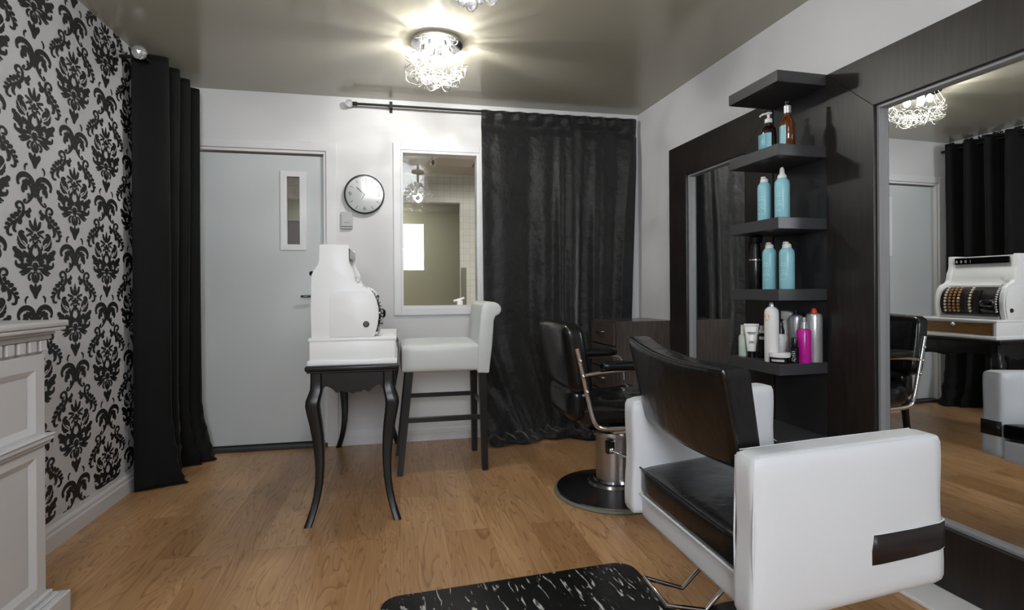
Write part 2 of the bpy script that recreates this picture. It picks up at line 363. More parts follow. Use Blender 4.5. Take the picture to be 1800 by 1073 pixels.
# --- damask print on the left wall
STROKES = [
 ([(228,660),(228,620),(228,552)], [4,13,2]), ([(236,664),(258,628),(268,592)], [4,12,7]), ([(268,592),(267,588)], [12,11]),
 ([(243,676),(272,664),(292,655)], [4,10,6]), ([(292,655),(294,654)], [11,11]), ([(246,684),(275,692),(292,708)], [4,8,4]), ([(292,706),(293,707)],[8,8]),
 ([(228,735),(228,710),(228,680)], [4,16,5]), ([(232,722),(250,712),(262,700)], [6,8,3]),
 ([(292,770),(300,742),(325,722),(342,700),(338,678),(322,672)], [3,10,17,15,9,4]), ([(320,682),(316,690)], [10,9]),
 ([(246,758),(242,738),(256,728),(270,742),(268,752)], [4,5,6,6,5]),
 ([(300,806),(322,796),(345,772),(358,745),(362,718)], [5,9,6,6,2]), ([(318,806),(338,800),(350,790)], [7,9,3]), ([(338,786),(352,778),(362,764)],[7,8,3]), ([(350,762),(360,750),(364,738)],[5,6,2]),
 ([(304,780),(325,762),(345,728)], [2,3,2]),
 ([(228,744),(228,770),(228,800)], [6,11,3]), ([(238,762),(252,790),(266,818),(268,848),(250,872),(228,882)], [4,8,11,12,13,10]),
 ([(266,800),(280,812),(284,790),(278,770)], [4,5,6,2]),
 ([(272,878),(292,866),(306,846),(320,824)], [4,14,14,4]), ([(300,866),(318,852),(326,838)], [4,6,2]),
 ([(312,884),(332,856),(352,838),(378,826),(388,812),(382,800)], [3,9,14,14,10,6]), ([(376,806),(374,810)], [9,8]),
 ([(322,876),(352,862),(386,852)], [4,8,5]), ([(318,892),(345,882),(390,870)], [4,11,5]), ([(316,904),(335,904),(352,894)], [5,9,5]), ([(322,912),(332,918),(340,914)], [5,8,5]),
 ([(238,894),(262,892),(284,900),(298,910)], [4,13,15,5]), ([(252,914),(270,918),(288,920)], [4,9,4]),
 ([(228,896),(228,908)], [5,5]), ([(228,912),(232,940),(228,980)], [9,16,8]), ([(236,934),(246,928)],[10,4]),
 ([(246,940),(280,930),(320,938),(350,948),(372,936),(378,916)], [3,9,13,13,9,5]), ([(376,912),(374,910)], [9,8]), ([(290,950),(325,962),(352,958)], [2,7,3]),
 ([(246,962),(280,968),(318,984),(352,996)], [3,7,12,4]), ([(268,978),(300,994),(318,1008)], [3,9,4]), ([(300,1000),(322,1012),(340,1008)], [3,7,3]), 
 ([(252,952),(290,958),(330,974)], [2,3,2]),
 ([(256,990),(276,1004),(284,1030),(276,1050)], [4,6,7,6]), ([(274,1048),(272,1050)], [10,9]),
 ([(230,984),(248,1000),(252,1032),(242,1060),(228,1070)], [4,7,8,8,7]), ([(228,1004),(228,1036),(228,1062)], [3,8,3]),
 ([(228,1200),(238,1150),(252,1118),(266,1100)], [6,11,15,10]), ([(264,1098),(278,1092)], [13,9]), ([(262,1112),(276,1106)],[8,6]), ([(228,1130),(228,1100),(228,1076)], [3,9,3]),
 # small curl beside the tail
 ([(302,1238),(308,1216),(304,1196),(292,1180)], [2,5,6,5]), ([(292,1184),(290,1186)], [8,7]),
 # back-to-back scroll
 ([(304,1494),(284,1480),(262,1446),(246,1404),(240,1356),(246,1306),(268,1278),(300,1266),(332,1276),(354,1300),(362,1326),(358,1346)], [4,6,9,11,12,12,14,16,15,11,8,6]),
 ([(356,1348),(352,1346)], [12,10]), ([(304,1494),(316,1480),(310,1468)], [5,7,6]), ([(306,1466),(303,1468)], [10,9]),
 ([(284,1450),(274,1426),(284,1410)], [3,6,6]), ([(280,1418),(282,1420)], [8,8]),
 ([(258,1392),(262,1356),(282,1334),(304,1336),(318,1362),(322,1392),(316,1412)], [3,6,9,11,10,10,6]),
 ([(270,1340),(284,1312),(304,1302)], [7,10,4]), ([(290,1326),(312,1320),(326,1336)], [7,9,4]), ([(300,1350),(296,1376),(304,1390)], [8,9,4]), ([(262,1330),(266,1312),(280,1304)], [5,7,3]),
 ([(228,1396),(229,1420),(228,1434)], [3,6,3]),
 # curled feather
 ([(318,1560),(318,1526),(326,1500),(346,1488),(366,1500),(372,1522),(362,1540),(346,1540)], [5,6,6,6,6,6,6,6]), ([(342,1538),(346,1532)], [7,6]),
 ([(318,1550),(322,1578),(340,1610),(372,1640),(404,1664),(428,1696),(436,1730),(428,1752),(410,1756)], [7,8,7,6,5,5,6,6,5]), ([(408,1752),(406,1748)], [9,7]),
 ([(340,1574),(352,1568),(364,1572)], [6,12,6]), ([(354,1604),(372,1590),(390,1592)], [5,12,6]), ([(378,1626),(398,1610),(416,1612)], [5,12,6]),
 ([(400,1652),(420,1640),(436,1646)], [5,11,5]), ([(418,1680),(436,1672),(448,1682)], [4,10,4]), ([(430,1708),(444,1704),(452,1716)], [4,9,4]),
 ([(342,1612),(344,1640),(352,1662)], [5,11,7]), ([(372,1642),(384,1668),(392,1700),(382,1722)], [4,7,7,6]), ([(378,1722),(374,1716)], [9,7]), ([(360,1632),(366,1656)],[5,8]),
 ([(314,1562),(290,1560),(272,1548),(268,1530)], [4,9,8,7]), ([(272,1526),(276,1530)], [8,7]), ([(296,1566),(282,1584),(276,1602)], [8,12,4]),
]
FEATHER0 = [i for i, q in enumerate(STROKES) if q[0][0] == (318,1560)][0]
def damask_faces(cy, cz, zlo, zhi, ylo, yhi, X, T):
    for sgn in (1, -1):
        for si, (pts, ws) in enumerate(STROKES):
            wk = 1.75 if si >= FEATHER0 else 1.4; XO = X+si*.000012+(.000006 if sgn > 0 else 0)
            P = [Vector((p[0], p[1])) for p in pts]; Wd = list(ws)
            if len(P) > 2:
                for _ in range(2):
                    Q = [P[0]]; V = [Wd[0]]
                    for i in range(len(P)-1):
                        Q += [P[i]*.75+P[i+1]*.25, P[i]*.25+P[i+1]*.75]; V += [Wd[i]*.75+Wd[i+1]*.25, Wd[i]*.25+Wd[i+1]*.75]
                    Q.append(P[-1]); V.append(Wd[-1]); P, Wd = Q, V
            else:
                c, r = P[0], Wd[0]
                ring = [Vector((c.x+r*cos(k*pi/4), c.y+r*1.15*sin(k*pi/4))) for k in range(8)]
                q = [(cy+(v.x-228)*.00078*sgn, cz+(840-v.y)*.000511) for v in ring]
                if all(zlo < z < zhi and ylo < y < yhi for y, z in q):
                    f = T.faces.new([T.verts.new((XO, y, z)) for y, z in q]); f.material_index = 1
                continue
            rows = []
            for i in range(len(P)):
                d = P[min(i+1, len(P)-1)]-P[max(i-1, 0)]; 
                if d.length < 1e-6: d = Vector((0, 1))
                d.normalize(); n_ = Vector((-d.y, d.x))*Wd[i]*wk
                rows.append([(cy+(v.x-228)*.00078*sgn, cz+(840-v.y)*.000511) for v in (P[i]+n_, P[i]-n_)])
            # rounded end
            V = [[T.verts.new((XO, min(max(y, ylo), yhi), min(max(z, zlo), zhi))) for y, z in r] for r in rows]
            for a, b in zip(V, V[1:]):
                zs = [v.co.z for v in (*a, *b)]; ys = [v.co.y for v in (*a, *b)]
                if max(zs)-min(zs) < 1e-5 or max(ys)-min(ys) < 1e-5 or min(zs) >= zhi or max(zs) <= zlo: continue
                f = T.faces.new((a[0], a[1], b[1], b[0])); f.material_index = 1
bm = new(); box(bm, XL-.12, XL, YF, YB+.12, 0, H)
T = bmesh.new()
for c in range(-6, 7):
    cy = 2.56+.2755*c
    for k in range(-1, 6):
        cz = 1.772-.53*(k-2) + (.265 if c % 2 else 0)
        if cy < .2: continue
        damask_faces(cy, cz, .115, H-.002, .3, 3.95, XL+.0007, T)
bmesh.ops.delete(T, geom=[v for v in T.verts if not v.link_faces], context='VERTS')
me = bpy.data.meshes.new('t'); T.to_mesh(me); T.free(); bm.from_mesh(me); bpy.data.meshes.remove(me)
me = bpy.data.meshes.new('wall_left'); bm.to_mesh(me); bm.free(); me.materials.append(M_paper); me.materials.append(M_print)
o = bpy.data.objects.new('wall_left', me); COL.objects.link(o); o['kind'] = 'structure'

# --- back wall with door and window openings
DX0, DX1, DZ = -1.325, -.49, 2.052
GX0, GX1, GZ0, GZ1 = .018, .585, .955, 2.085
bm = new()
box(bm, XL, DX0, YB, YB+.12, 0, H); box(bm, DX0, DX1, YB, YB+.12, DZ, H); box(bm, DX1, GX0, YB, YB+.12, 0, H)
box(bm, GX0, GX1, YB, YB+.12, 0, GZ0); box(bm, GX0, GX1, YB, YB+.12, GZ1, H); box(bm, GX1, WX+.1, YB, YB+.12, 0, H)
struct('wall_back', bm, M_wall)
# --- right wall (turned 2 degrees)
bm = new()
a = W(-.1, 0); b = W(5.9, 0); c = W(5.9, -.12); d = W(-.1, -.12)
prism(bm, [a, b, c, d], 'z', 0, H); struct('wall_right', bm, M_wall)
# --- wall behind the camera with its big window
bm = new()
wx0, wx1, wz0, wz1 = -.62, .45, 1.42, 2.24
box(bm, XL-.12, wx0, YF-.1, YF, 0, H); box(bm, wx1, 2.3, YF-.1, YF, 0, H); box(bm, wx0, wx1, YF-.1, YF, 0, wz0); box(bm, wx0, wx1, YF-.1, YF, wz1, H)
struct('wall_front', bm, M_wall)
bm = new(); box(bm, wx0, wx1, YF-.05, YF-.03, wz0, wz1); struct('window_2', bm, M_daylo)
bm = new()
for x0, x1 in ((wx0-.04, wx0+.02), (wx1-.02, wx1+.06)): box(bm, x0, x1, YF-.028, YF+.012, wz0-.05, wz1+.05)
for z0, z1 in ((wz0-.05, wz0+.01), (wz1-.01, wz1+.05)): box(bm, wx0+.02, wx1-.02, YF-.028, YF+.012, z0, z1)
struct('trim_5', bm, M_trim)

# --- baseboards
def base_profile(h=.10, t=.016): return [(0, 0), (t, 0), (t, h*.55), (t*.72, h*.62), (t*.72, h*.74), (t*.3, h*.86), (t*.25, h), (0, h)]
bm = new(); prism(bm, [(XL+x*1.3, z) for x, z in base_profile(.115)], 'y', YF, YB); struct('baseboard_left', bm, M_trimshade)
bm = new(); prism(bm, [(YB-x, z) for x, z in base_profile(.105)], 'x', -.405, WX-.01); struct('baseboard_back', bm, M_trim)
# --- low white plinth running under the mirrors
bm = new(); prism(bm, [W(.56, .0), W(5.4, .0), W(5.4, .2), W(.56, .2)], 'z', 0, .014, bev=.004, seg=2); struct('trim_1', bm, M_trim)

# --- door with casing
bm = new()
box(bm, DX1, DX1+.072, YB-.014, YB, 0, DZ+.06, .003, 2); box(bm, DX0-.07, DX0, YB-.014, YB, 0, DZ+.06, .003, 2)
box(bm, DX0, DX1, YB-.014, YB, DZ, DZ+.06, .003, 2)
box(bm, DX1-.018, DX1, YB+.001, YB+.115, 0, DZ); box(bm, DX0, DX0+.018, YB+.001, YB+.115, 0, DZ); box(bm, DX0+.018, DX1-.018, YB+.001, YB+.115, DZ-.018, DZ)
struct('trim_2', bm, M_trim)
bm = new()
x0, x1, y0, y1 = DX0+.02, DX1-.02, YB+.035, YB+.075
vx0, vx1, vz0, vz1 = -.758, -.668, 1.405, 1.875
box(bm, x0, vx0, y0, y1, .035, DZ-.03); box(bm, vx1, x1, y0, y1, .035, DZ-.03)
box(bm, vx0, vx1, y0, y1, .035, vz0); box(bm, vx0, vx1, y0, y1, vz1, DZ-.03)
door = struct('door_1', bm, M_door)
bm = new()
for a, b, c, d in ((vx0-.04, vx0+.004, vz0-.04, vz1+.04), (vx1-.004, vx1+.04, vz0-.04, vz1+.04)): box(bm, a, b, y0-.009, y0, c, d, .003, 2)
for c, d in ((vz0-.04, vz0), (vz1, vz1+.04)): box(bm, vx0, vx1, y0-.009, y0, c, d, .003, 2)
ob('vision_frame', bm, M_trim, door)
bm = new(); box(bm, vx0, vx1, y0+.015, y0+.02, vz0, vz1); ob('vision_pane', bm, M_glass, door)
bm = new(); tube(bm, [(-.56, y0, 1.045), (-.56, y0-.05, 1.045), (-.66, y0-.052, 1.045)], .008, 10, smoothpath=1); lathe(bm, [(.022, 0), (.022, .008)], (-.56, y0-.004, 1.045), M=RX90)
ob('door_handle', bm, M_dsteel, door, True)
bm = new(); box(bm, DX0, DX1, YB-.02, YB+.115, 0, .026, .006, 2); struct('trim_3', bm, M_thresh)

# --- interior window
bm = new()
fo = .052
box(bm, GX0-fo, GX0, YB-.016, YB, GZ0-fo, GZ1+fo, .003, 2); box(bm, GX1, GX1+fo, YB-.016, YB, GZ0-fo, GZ1+fo, .003, 2)
box(bm, GX0, GX1, YB-.016, YB, GZ1, GZ1+fo, .003, 2); box(bm, GX0, GX1, YB-.016, YB, GZ0-fo, GZ0, .003, 2)
for q in ((GX0, GX0+.016, GZ0, GZ1), (GX1-.02, GX1, GZ0, GZ1)): box(bm, q[0], q[1], YB-.01, YB+.11, q[2], q[3], .002, 1)
box(bm, GX0+.016, GX1-.02, YB-.01, YB+.11, GZ1-.018, GZ1); box(bm, GX0+.016, GX1-.02, YB-.01, YB+.11, GZ0, GZ0+.014)
struct('window_1', bm, M_trim)
wn = [x for x in COL.objects if x.name == 'window_1'][0]
bm = new(); box(bm, GX0+.016, GX1-.02, YB+.03, YB+.036, GZ0+.014, GZ1-.018); ob('window_pane', bm, M_glass, wn)

# --- the room seen through the window
bm = new(); box(bm, -3.1, -3.0, YB+.12, YBK, 0, H); box(bm, 3.0, 3.1, YB+.12, YBK, 0, H); struct('wall_backroom_side', bm, M_olive)
bm = new()
box(bm, .715, 3.0, 6.4, 6.5, 0, H); box(bm, -3.0, .715, 6.4, 6.5, 2.11, H); struct('wall_backroom_tiled', bm, M_tilew)
bm = new(); box(bm, -3.0, 3.0, 7.7, 7.8, 0, H); struct('wall_backroom_far', bm, M_olive)
bm = new(); box(bm, .35, .80, 5.25, 5.85, H-.03, H-.001, .003, 1); box(bm, .375, .775, 5.275, 5.825, H-.034, H-.03, mi=1); struct('trim_6', bm, [mat('hatch edge', '3c3c3a', .5), mat('hatch panel', 'c8c8c2', .5)])
bm = new(); box(bm, -2.4, -.75, 7.1, 7.69, 0, 1.95, .01, 2)
o = ob('wardrobe', bm, M_brownp); tag(o, 'brown wardrobe seen dimly through the narrow pane of the door', 'wardrobe')
bm = new(); box(bm, .722, .775, 6.33, 6.398, .0, 1.34, .004, 2); o = ob('screen_panel', bm, mat('grey green panel', '6c6c60', .5)); tag(o, 'grey panel edge standing at the tiled wall behind the window glass', 'panel')
area('backroom_fill', (1.0, 5.0, 2.34), (0, 0, 0), .9, .4, 22, (1, .98, .93))  # both back room area lights are added fill, no fitting there
area('backroom_fill', (-.4, 7.1, 2.36), (0, 0, 0), .9, .4, 22, (1, .98, .9))
# small white tap on its post seen through the glass
bm = new(); tube(bm, [(.60, 6.1, .955), (.65, 6.1, .968), (.72, 6.1, .99)], .014, 10, smoothpath=1); box(bm, .64, .70, 6.07, 6.13, .0, .96, .004, 2)
o = ob('shampoo_tap', bm, M_white, None, True); tag(o, 'small white tap low in the window pane beside the grey panel', 'tap')

# ================================================================== MIRRORS AND SHELVES ON THE RIGHT WALL
def wall_thing(name, sc, z, label, cat, group=None):
    x, y = W(sc, 0); return thing(name, (x, y, z), B_, label, cat, group)
def mirror_frame(s0, s1, i0, i1, z0, z1, iz0, iz1, label, ofs, tilt=0):
    sc = (s0+s1)/2; r = wall_thing('wall_mirror', sc, 0, label, 'mirror', None)
    Y = lambda s: sc-s
    bm = new()
    A, B, Cc, D = (Y(s0), z0), (Y(s1), z0), (Y(s1), z1), (Y(s0), z1)
    a, b, c, d = (Y(i0), iz0), (Y(i1), iz0), (Y(i1), iz1), (Y(i0), iz1)
    for q in ((A, B, b, a), (B, Cc, c, b), (Cc, D, d, c), (D, A, a, d)):
        prism(bm, q, 'x', -.05, -.002, bev=.0014, seg=1)
    ob('frame', bm, M_bwood, r)
    bm = new(); lw = .012
    for (y0, y1, zz0, zz1) in ((Y(i0)-lw, Y(i0), iz0, iz1), (Y(i1), Y(i1)+lw, iz0, iz1), (Y(i1)+lw, Y(i0)-lw, iz0, iz0+lw), (Y(i1)+lw, Y(i0)-lw, iz1-lw, iz1)):
        box(bm, -.034, -.003, y0, y1, zz0, zz1, .001, 1)
    ob('inner_lip', bm, mat('grey lip', '858588', .35), r)
    bm = new(); box(bm, -.011, -.004, Y(i1), Y(i0), iz0, iz1); g = ob('mirror_glass', bm, M_mirror, r)
    return r
mirror_frame(.553, 1.553, .760, 1.338, .012, 2.024, .232, 1.815, 'smaller wall mirror in a wide black frame, behind the drawer cabinet', 0)
mirror_frame(1.893, 3.55, 2.129, 3.31, .016, 2.024, .234, 1.813, 'large wall mirror in a wide black wooden frame beside the white armchair', 0)
# shelf column
r = wall_thing('shelf_backboard', 1.723, 0, 'tall black back panel between the two mirrors carrying the shelves', 'panel')
bm = new(); box(bm, -.044, -.002, -.1665, .1665, .012, 2.024, .0015, 1); ob('back_panel', bm, M_bface, r)
SHZ = [2.028, 1.709, 1.39, 1.077, .752, .42]
SHL = ['topmost black floating shelf, empty, level with the mirror frames', 'black shelf holding the pump bottle and the amber bottle', 'black shelf holding two blue spray cans with pointed white nozzles',
       'black shelf holding the black sprayer and two blue cans', 'black shelf crowded with white, silver and magenta bottles', 'lowest black shelf, empty, partly hidden behind the white armchair']
for z, lb in zip(SHZ, SHL):
    x, y = W(1.723, 0); bm = new(); box(bm, -.30, -.0445, -.1685, .1675, -.05, 0, .0015, 1)
    o = ob('floating_shelf', bm, M_shelf); o.location = (x, y, z); o.rotation_euler = (0, 0, B_)
    tag(o, lb, 'shelf', None)

# ------------------------------------------------------------------ products
def item(name, s, o_, z, label, cat, rz=0, group=None):
    x, y = W(s, o_); return thing(name, (x, y, z), B_+rz, label, cat, group)
def body(r, prof, m, name='body', sx=1, sy=1, seg=28): 
    bm = new(); lathe(bm, prof, seg=seg, sx=sx, sy=sy); return ob(name, bm, m, r, True)
def wraplabel(r, rad, z0, z1, m, a0=-pi*.75, a1=pi*.45, name='label', sy=1, sx=1, n=20):
    bm = new(); grid(bm, n, 1, lambda u, v: ((rad)*cos(a0+(a1-a0)*u)*sx, (rad)*sin(a0+(a1-a0)*u)*sy, z0+(z1-z0)*v))
    return ob(name, bm, m, r, 'raw')
def print_lines(r, rad, zs, m, a_mid=-2.3, half=.5, h=.0035, name='label_print'):
    bm = new()
    for k, z in enumerate(zs):
        hh = half*(.55+.45*((k*37) % 10)/10)
        segs = 7
        for i in range(segs):
            if (i+k) % 4 == 3: continue
            a0 = a_mid-hh+2*hh*i/segs; a1 = a0+2*hh/segs*.8
            grid(bm, 2, 1, lambda u, v: (rad*cos(a0+(a1-a0)*u), rad*sin(a0+(a1-a0)*u), z+h*v))
    return ob(name, bm, m, r, 'raw')
# shelf 2: pump bottle and amber bottle (camera sees them from the -x,-y side)
r = item('pump_bottle', 1.70, .19, 1.709, 'dark brown pump bottle with a white pump and light blue label', 'bottle')
body(r, [(0, 0), (.033, 0), (.036, .004), (.036, .105), (.033, .122), (.02, .137), (.0135, .142), (.0135, .15), (0, .15)], M_dbrown)
box_l = new(); box(box_l, -.0375, -.0365, -.024, .024, .012, .095); grid(box_l, 12, 1, lambda u, v: (.0368*cos(pi*.95+u*1.4), .0368*sin(pi*.95+u*1.4), .012+.085*v)); ob('label', box_l, M_teal, r, 'raw')
bm = new(); lathe(bm, [(0, .15), (.017, .15), (.017, .168), (.011, .172), (.006, .176), (.006, .192), (0, .192)]); box(bm, -.012, .012, -.012, .012, .192, .2, .003, 2)
tube(bm, [(0, 0, .196), (-.012, .025, .198), (-.018, .038, .190)], .0045, 8); ob('pump', bm, M_white, r, True)
r = item('serum_bottle', 1.822, .19, 1.709, 'amber glass bottle with a silver collar and light blue label', 'bottle')
body(r, [(0, 0), (.029, 0), (.032, .004), (.032, .108), (.028, .122), (.015, .14), (.0135, .145), (.0135, .158), (0, .158)], M_amber)
bm = new(); grid(bm, 14, 1, lambda u, v: (.0328*cos(pi*.78+u*1.35), .0328*sin(pi*.78+u*1.35), .01+.09*v)); ob('label', bm, M_teal, r, 'raw')
bm = new(); lathe(bm, [(0, .158), (.0155, .158), (.0155, .19), (0, .19)]); ob('collar', bm, M_silver, r, True)
bm = new(); lathe(bm, [(0, .19), (.008, .19), (.008, .2), (.012, .202), (.012, .209), (0, .21)]); ob('cap', bm, M_capb, r, True)
# blue spray cans
def can(s, o_, z, h, rad, label, nozzle='cone', lean=0):
    r = item('spray_can', s, o_, z, label, 'spray can', group=None)
    hs = h-.03
    body(r, [(0, 0), (rad*.96, 0), (rad, .003), (rad, hs*.86), (rad*.93, hs*.93), (rad*.62, hs), (0, hs)], M_teal)
    print_lines(r, rad+.0004, [hs*.62, hs*.56, hs*.44, hs*.38, hs*.34, hs*.22], M_tealtxt, -2.7, .55)
    bm = new()
    if nozzle == 'cone': lathe(bm, [(0, hs), (rad*.62, hs), (rad*.58, hs+.012), (rad*.34, hs+.022), (rad*.3, hs+.04), (rad*.18, hs+.05), (0, hs+.05)])
    else:
        lathe(bm, [(0, hs), (rad*.6, hs), (rad*.58, hs+.014), (rad*.4, hs+.02), (0, hs+.02)]); box(bm, -rad*.5, rad*.1, -rad*.3, rad*.25, hs+.016, hs+.028, .003, 2)
    ob('nozzle', bm, M_white, r, True); return r
can(1.668, .19, 1.39, .225, .030, 'light blue spray can with a short white nozzle, far one on its shelf', 'flat')
can(1.786, .19, 1.39, .222, .032, 'light blue spray can with a tall pointed white nozzle', 'cone')
can(1.70, .19, 1.077, .222, .031, 'light blue can with a white cap next to the black sprayer', 'flat')
can(1.813, .19, 1.077, .216, .032, 'light blue can with a white cap, nearer one beneath the pointed-nozzle can', 'flat')
r = item('mist_sprayer', 1.60, .19, 1.077, 'tall glossy black trigger mist sprayer beside the blue cans', 'sprayer')
body(r, [(0, 0), (.029, 0), (.031, .004), (.031, .14), (.029, .15), (.024, .2), (.021, .222), (0, .222)], M_capb)
bm = new(); prism(bm, [(-.03, .222), (.022, .222), (.022, .262), (-.036, .262), (-.04, .25)], 'x', -.016, .016, .004, 2); ob('spray_head', bm, M_capb, r, True)
bm = new(); tube(bm, [(0, .028, .235), (0, .045, .215), (0, .045, .18)], .005, 8, smoothpath=1); ob('trigger', bm, M_capb, r, True)
bm = new(); lathe(bm, [(.0312, .138), (.0318, .14), (.0318, .144), (.0312, .146)]); ob('ring', bm, M_chrome, r, True)
# crowded shelf
Z5 = .752
r = item('lotion_bottle', 1.585, .245, Z5, 'slim pale green frosted bottle with a white cap at the far end', 'bottle')
body(r, [(0, 0), (.023, 0), (.024, .003), (.024, .09), (.02, .1), (.012, .106), (0, .106)], mat('frosted green', 'b9c8bd', .3)); body(r, [(0, .106), (.014, .106), (.014, .15), (0, .151)], M_white, 'cap')
r = item('cream_tube', 1.648, .25, Z5, 'white squeeze tube standing on its black cap', 'tube', rz=.95)
bm = new()
def tubef(u, v):
    z = .03+.118*v; a = 2*pi*u; rx = .019*(1-v)+.032*v; ry = .017*(1-v**1.6)+.0012
    return (ry*sin(a), rx*cos(a), z)
grid(bm, 32, 10, tubef); box(bm, -.0018, .0018, -.033, .033, .146, .16, .0008, 1); ob('tube_body', bm, mat('tube white', 'e3e3e1', .3), r, 'raw')
bm = new(); lathe(bm, [(0, 0), (.017, 0), (.0175, .028), (.012, .034), (0, .034)]); ob('cap', bm, M_capb, r, True)
bm = new()
for k, (z, hw) in enumerate(((.118, .020), (.112, .014), (.075, .010), (.069, .013))): box(bm, -.0185+.006*((z-.03)/.118), -.0150+.006*((z-.03)/.118), -hw, hw, z, z+.003)
ob('tube_print', bm, M_dark, r)
r = item('perfume_atomizer', 1.682, .22, Z5, 'slim black bottle with a silver spray top between the tube and tall white can', 'bottle')
body(r, [(0, 0), (.019, 0), (.0195, .003), (.0195, .11), (.012, .118), (0, .118)], M_capb); body(r, [(0, .118), (.013, .118), (.013, .132), (.009, .134), (.009, .152), (0, .153)], M_silver, 'spray_top')
bm = new(); grid(bm, 8, 1, lambda u, v: (.0198*cos(pi+.3+u*1.2), .0198*sin(pi+.3+u*1.2), .088+.014*v)); ob('label', bm, M_grey, r, 'raw')
r = item('hairspray_can', 1.80, .262, Z5, 'tall white spray can with an orange dot on its side', 'spray can')
body(r, [(0, 0), (.029, 0), (.0305, .003), (.0305, .215), (.028, .232), (.016, .245), (0, .246)], mat('can white', 'e2e3e4', .22)); body(r, [(0, .245), (.0105, .245), (.0105, .26), (.006, .268), (0, .268)], M_silver, 'nozzle')
bm = new(); T = new()
ring = [(cos(k*pi/10)*.015, sin(k*pi/10)*.017) for k in range(20)]
a_ = pi*1.03
vs = [T.verts.new((.0309*cos(a_+p[0]/.0309), .0309*sin(a_+p[0]/.0309), .2+p[1])) for p in ring]; T.faces.new(vs); merge(bm, T); ob('dot_print', bm, M_org, r, 'raw')
r = item('styling_bottle', 1.748, .17, Z5, 'white bottle with a black pointed spray head behind the round jar', 'bottle')
body(r, [(0, 0), (.027, 0), (.028, .003), (.028, .108), (.022, .118), (0, .118)], M_white); body(r, [(0, .118), (.017, .118), (.016, .135), (.011, .15), (.009, .17), (0, .171)], M_capb, 'spray_head')
print_lines(r, .0283, [.095, .088, .074, .067, .06, .053, .046, .03, .024], M_grey, -2.5, .6, .003)
r = item('hair_gel_jar', 1.845, .258, Z5, 'round black jar with a wide white lid at the shelf front', 'jar')
body(r, [(0, 0), (.040, 0), (.042, .003), (.042, .026), (0, .026)], M_capb); body(r, [(0, .026), (.0425, .026), (.0435, .029), (.0435, .042), (.041, .045), (0, .045)], M_white, 'lid')
bm = new(); grid(bm, 16, 1, lambda u, v: (.0424*cos(pi+u*1.3), .0424*sin(pi+u*1.3), .008+.01*v)); ob('label', bm, M_grey, r, 'raw')
r = item('mousse_can', 1.765, .10, Z5, 'silver can with a black and silver nozzle between white bottle and magenta bottle', 'spray can')
body(r, [(0, 0), (.031, 0), (.0325, .003), (.0325, .185), (.027, .2), (.017, .206), (0, .206)], M_silver); body(r, [(0, .206), (.012, .206), (.012, .214), (.008, .216), (.008, .226), (0, .227)], M_capb, 'nozzle')
print_lines(r, .0328, [.18, .174, .168, .162, .15, .144, .1, .09, .08, .07], M_grey, -2.4, .6, .003)
r = item('tall_bottle', 1.70, .085, Z5, 'white bottle with a flat slanted cap at the back of the crowded shelf', 'bottle')
body(r, [(0, 0), (.027, 0), (.027, .17), (.022, .18), (0, .18)], M_white); bm = new(); prism(bm, [(-.03, .18), (.03, .18), (.03, .222), (-.03, .214)], 'x', -.02, .02, .004, 2); ob('cap', bm, M_white, r, True)
r = item('tumbler', 1.812, .073, Z5, 'short silver-white cup shape between the silver can and the magenta bottle', 'cup')
body(r, [(0, 0), (.017, 0), (.021, .185), (.0195, .188), (.0185, .185), (0, .18)], M_silver)
r = item('serum_vial', 1.875, .207, Z5, 'small black bottle with a black pump standing by the magenta bottle', 'bottle')
body(r, [(0, 0), (.0165, 0), (.0175, .003), (.0175, .068), (.01, .074), (0, .074)], M_capb); body(r, [(0, .074), (.0135, .074), (.0135, .104), (.011, .112), (0, .113)], M_capb, 'cap')
print_lines(r, .0178, [.05, .042, .034, .026, .018, .01], M_white, -2.5, .6, .003)
r = item('styling_spray', 1.872, .155, Z5, 'bright magenta bottle with a clear silver spray top', 'bottle')
body(r, [(0, 0), (.0285, 0), (.0295, .003), (.0295, .14), (.026, .147), (.012, .15), (0, .15)], M_mag); body(r, [(0, .15), (.0145, .15), (.013, .18), (.008, .184), (.008, .2), (0, .2)], M_silver, 'spray_top')
print_lines(r, .0298, [.034, .028, .022], M_dark, -2.2, .5, .0035)
bm = new(); grid(bm, 3, 1, lambda u, v: (.0299*cos(-2.05+u*.12), .0299*sin(-2.05+u*.12), .05+.075*v)); ob('logo_print', bm, mat('dark magenta print', '7a0f66', .3), r, 'raw')
r = item('red_nozzle_can', 1.862, .092, Z5, 'grey spray can with a red nozzle nearest the large mirror', 'spray can')
body(r, [(0, 0), (.0325, 0), (.034, .003), (.034, .2), (.03, .212), (.018, .218), (0, .218)], M_silver); body(r, [(0, .218), (.013, .218), (.013, .226), (.010, .232), (.009, .238), (0, .239)], M_red, 'nozzle')
print_lines(r, .0343, [.185, .178, .171, .164, .15, .143, .136, .129, .12, .06, .053, .046, .039, .032], M_grey, -2.3, .7, .003)

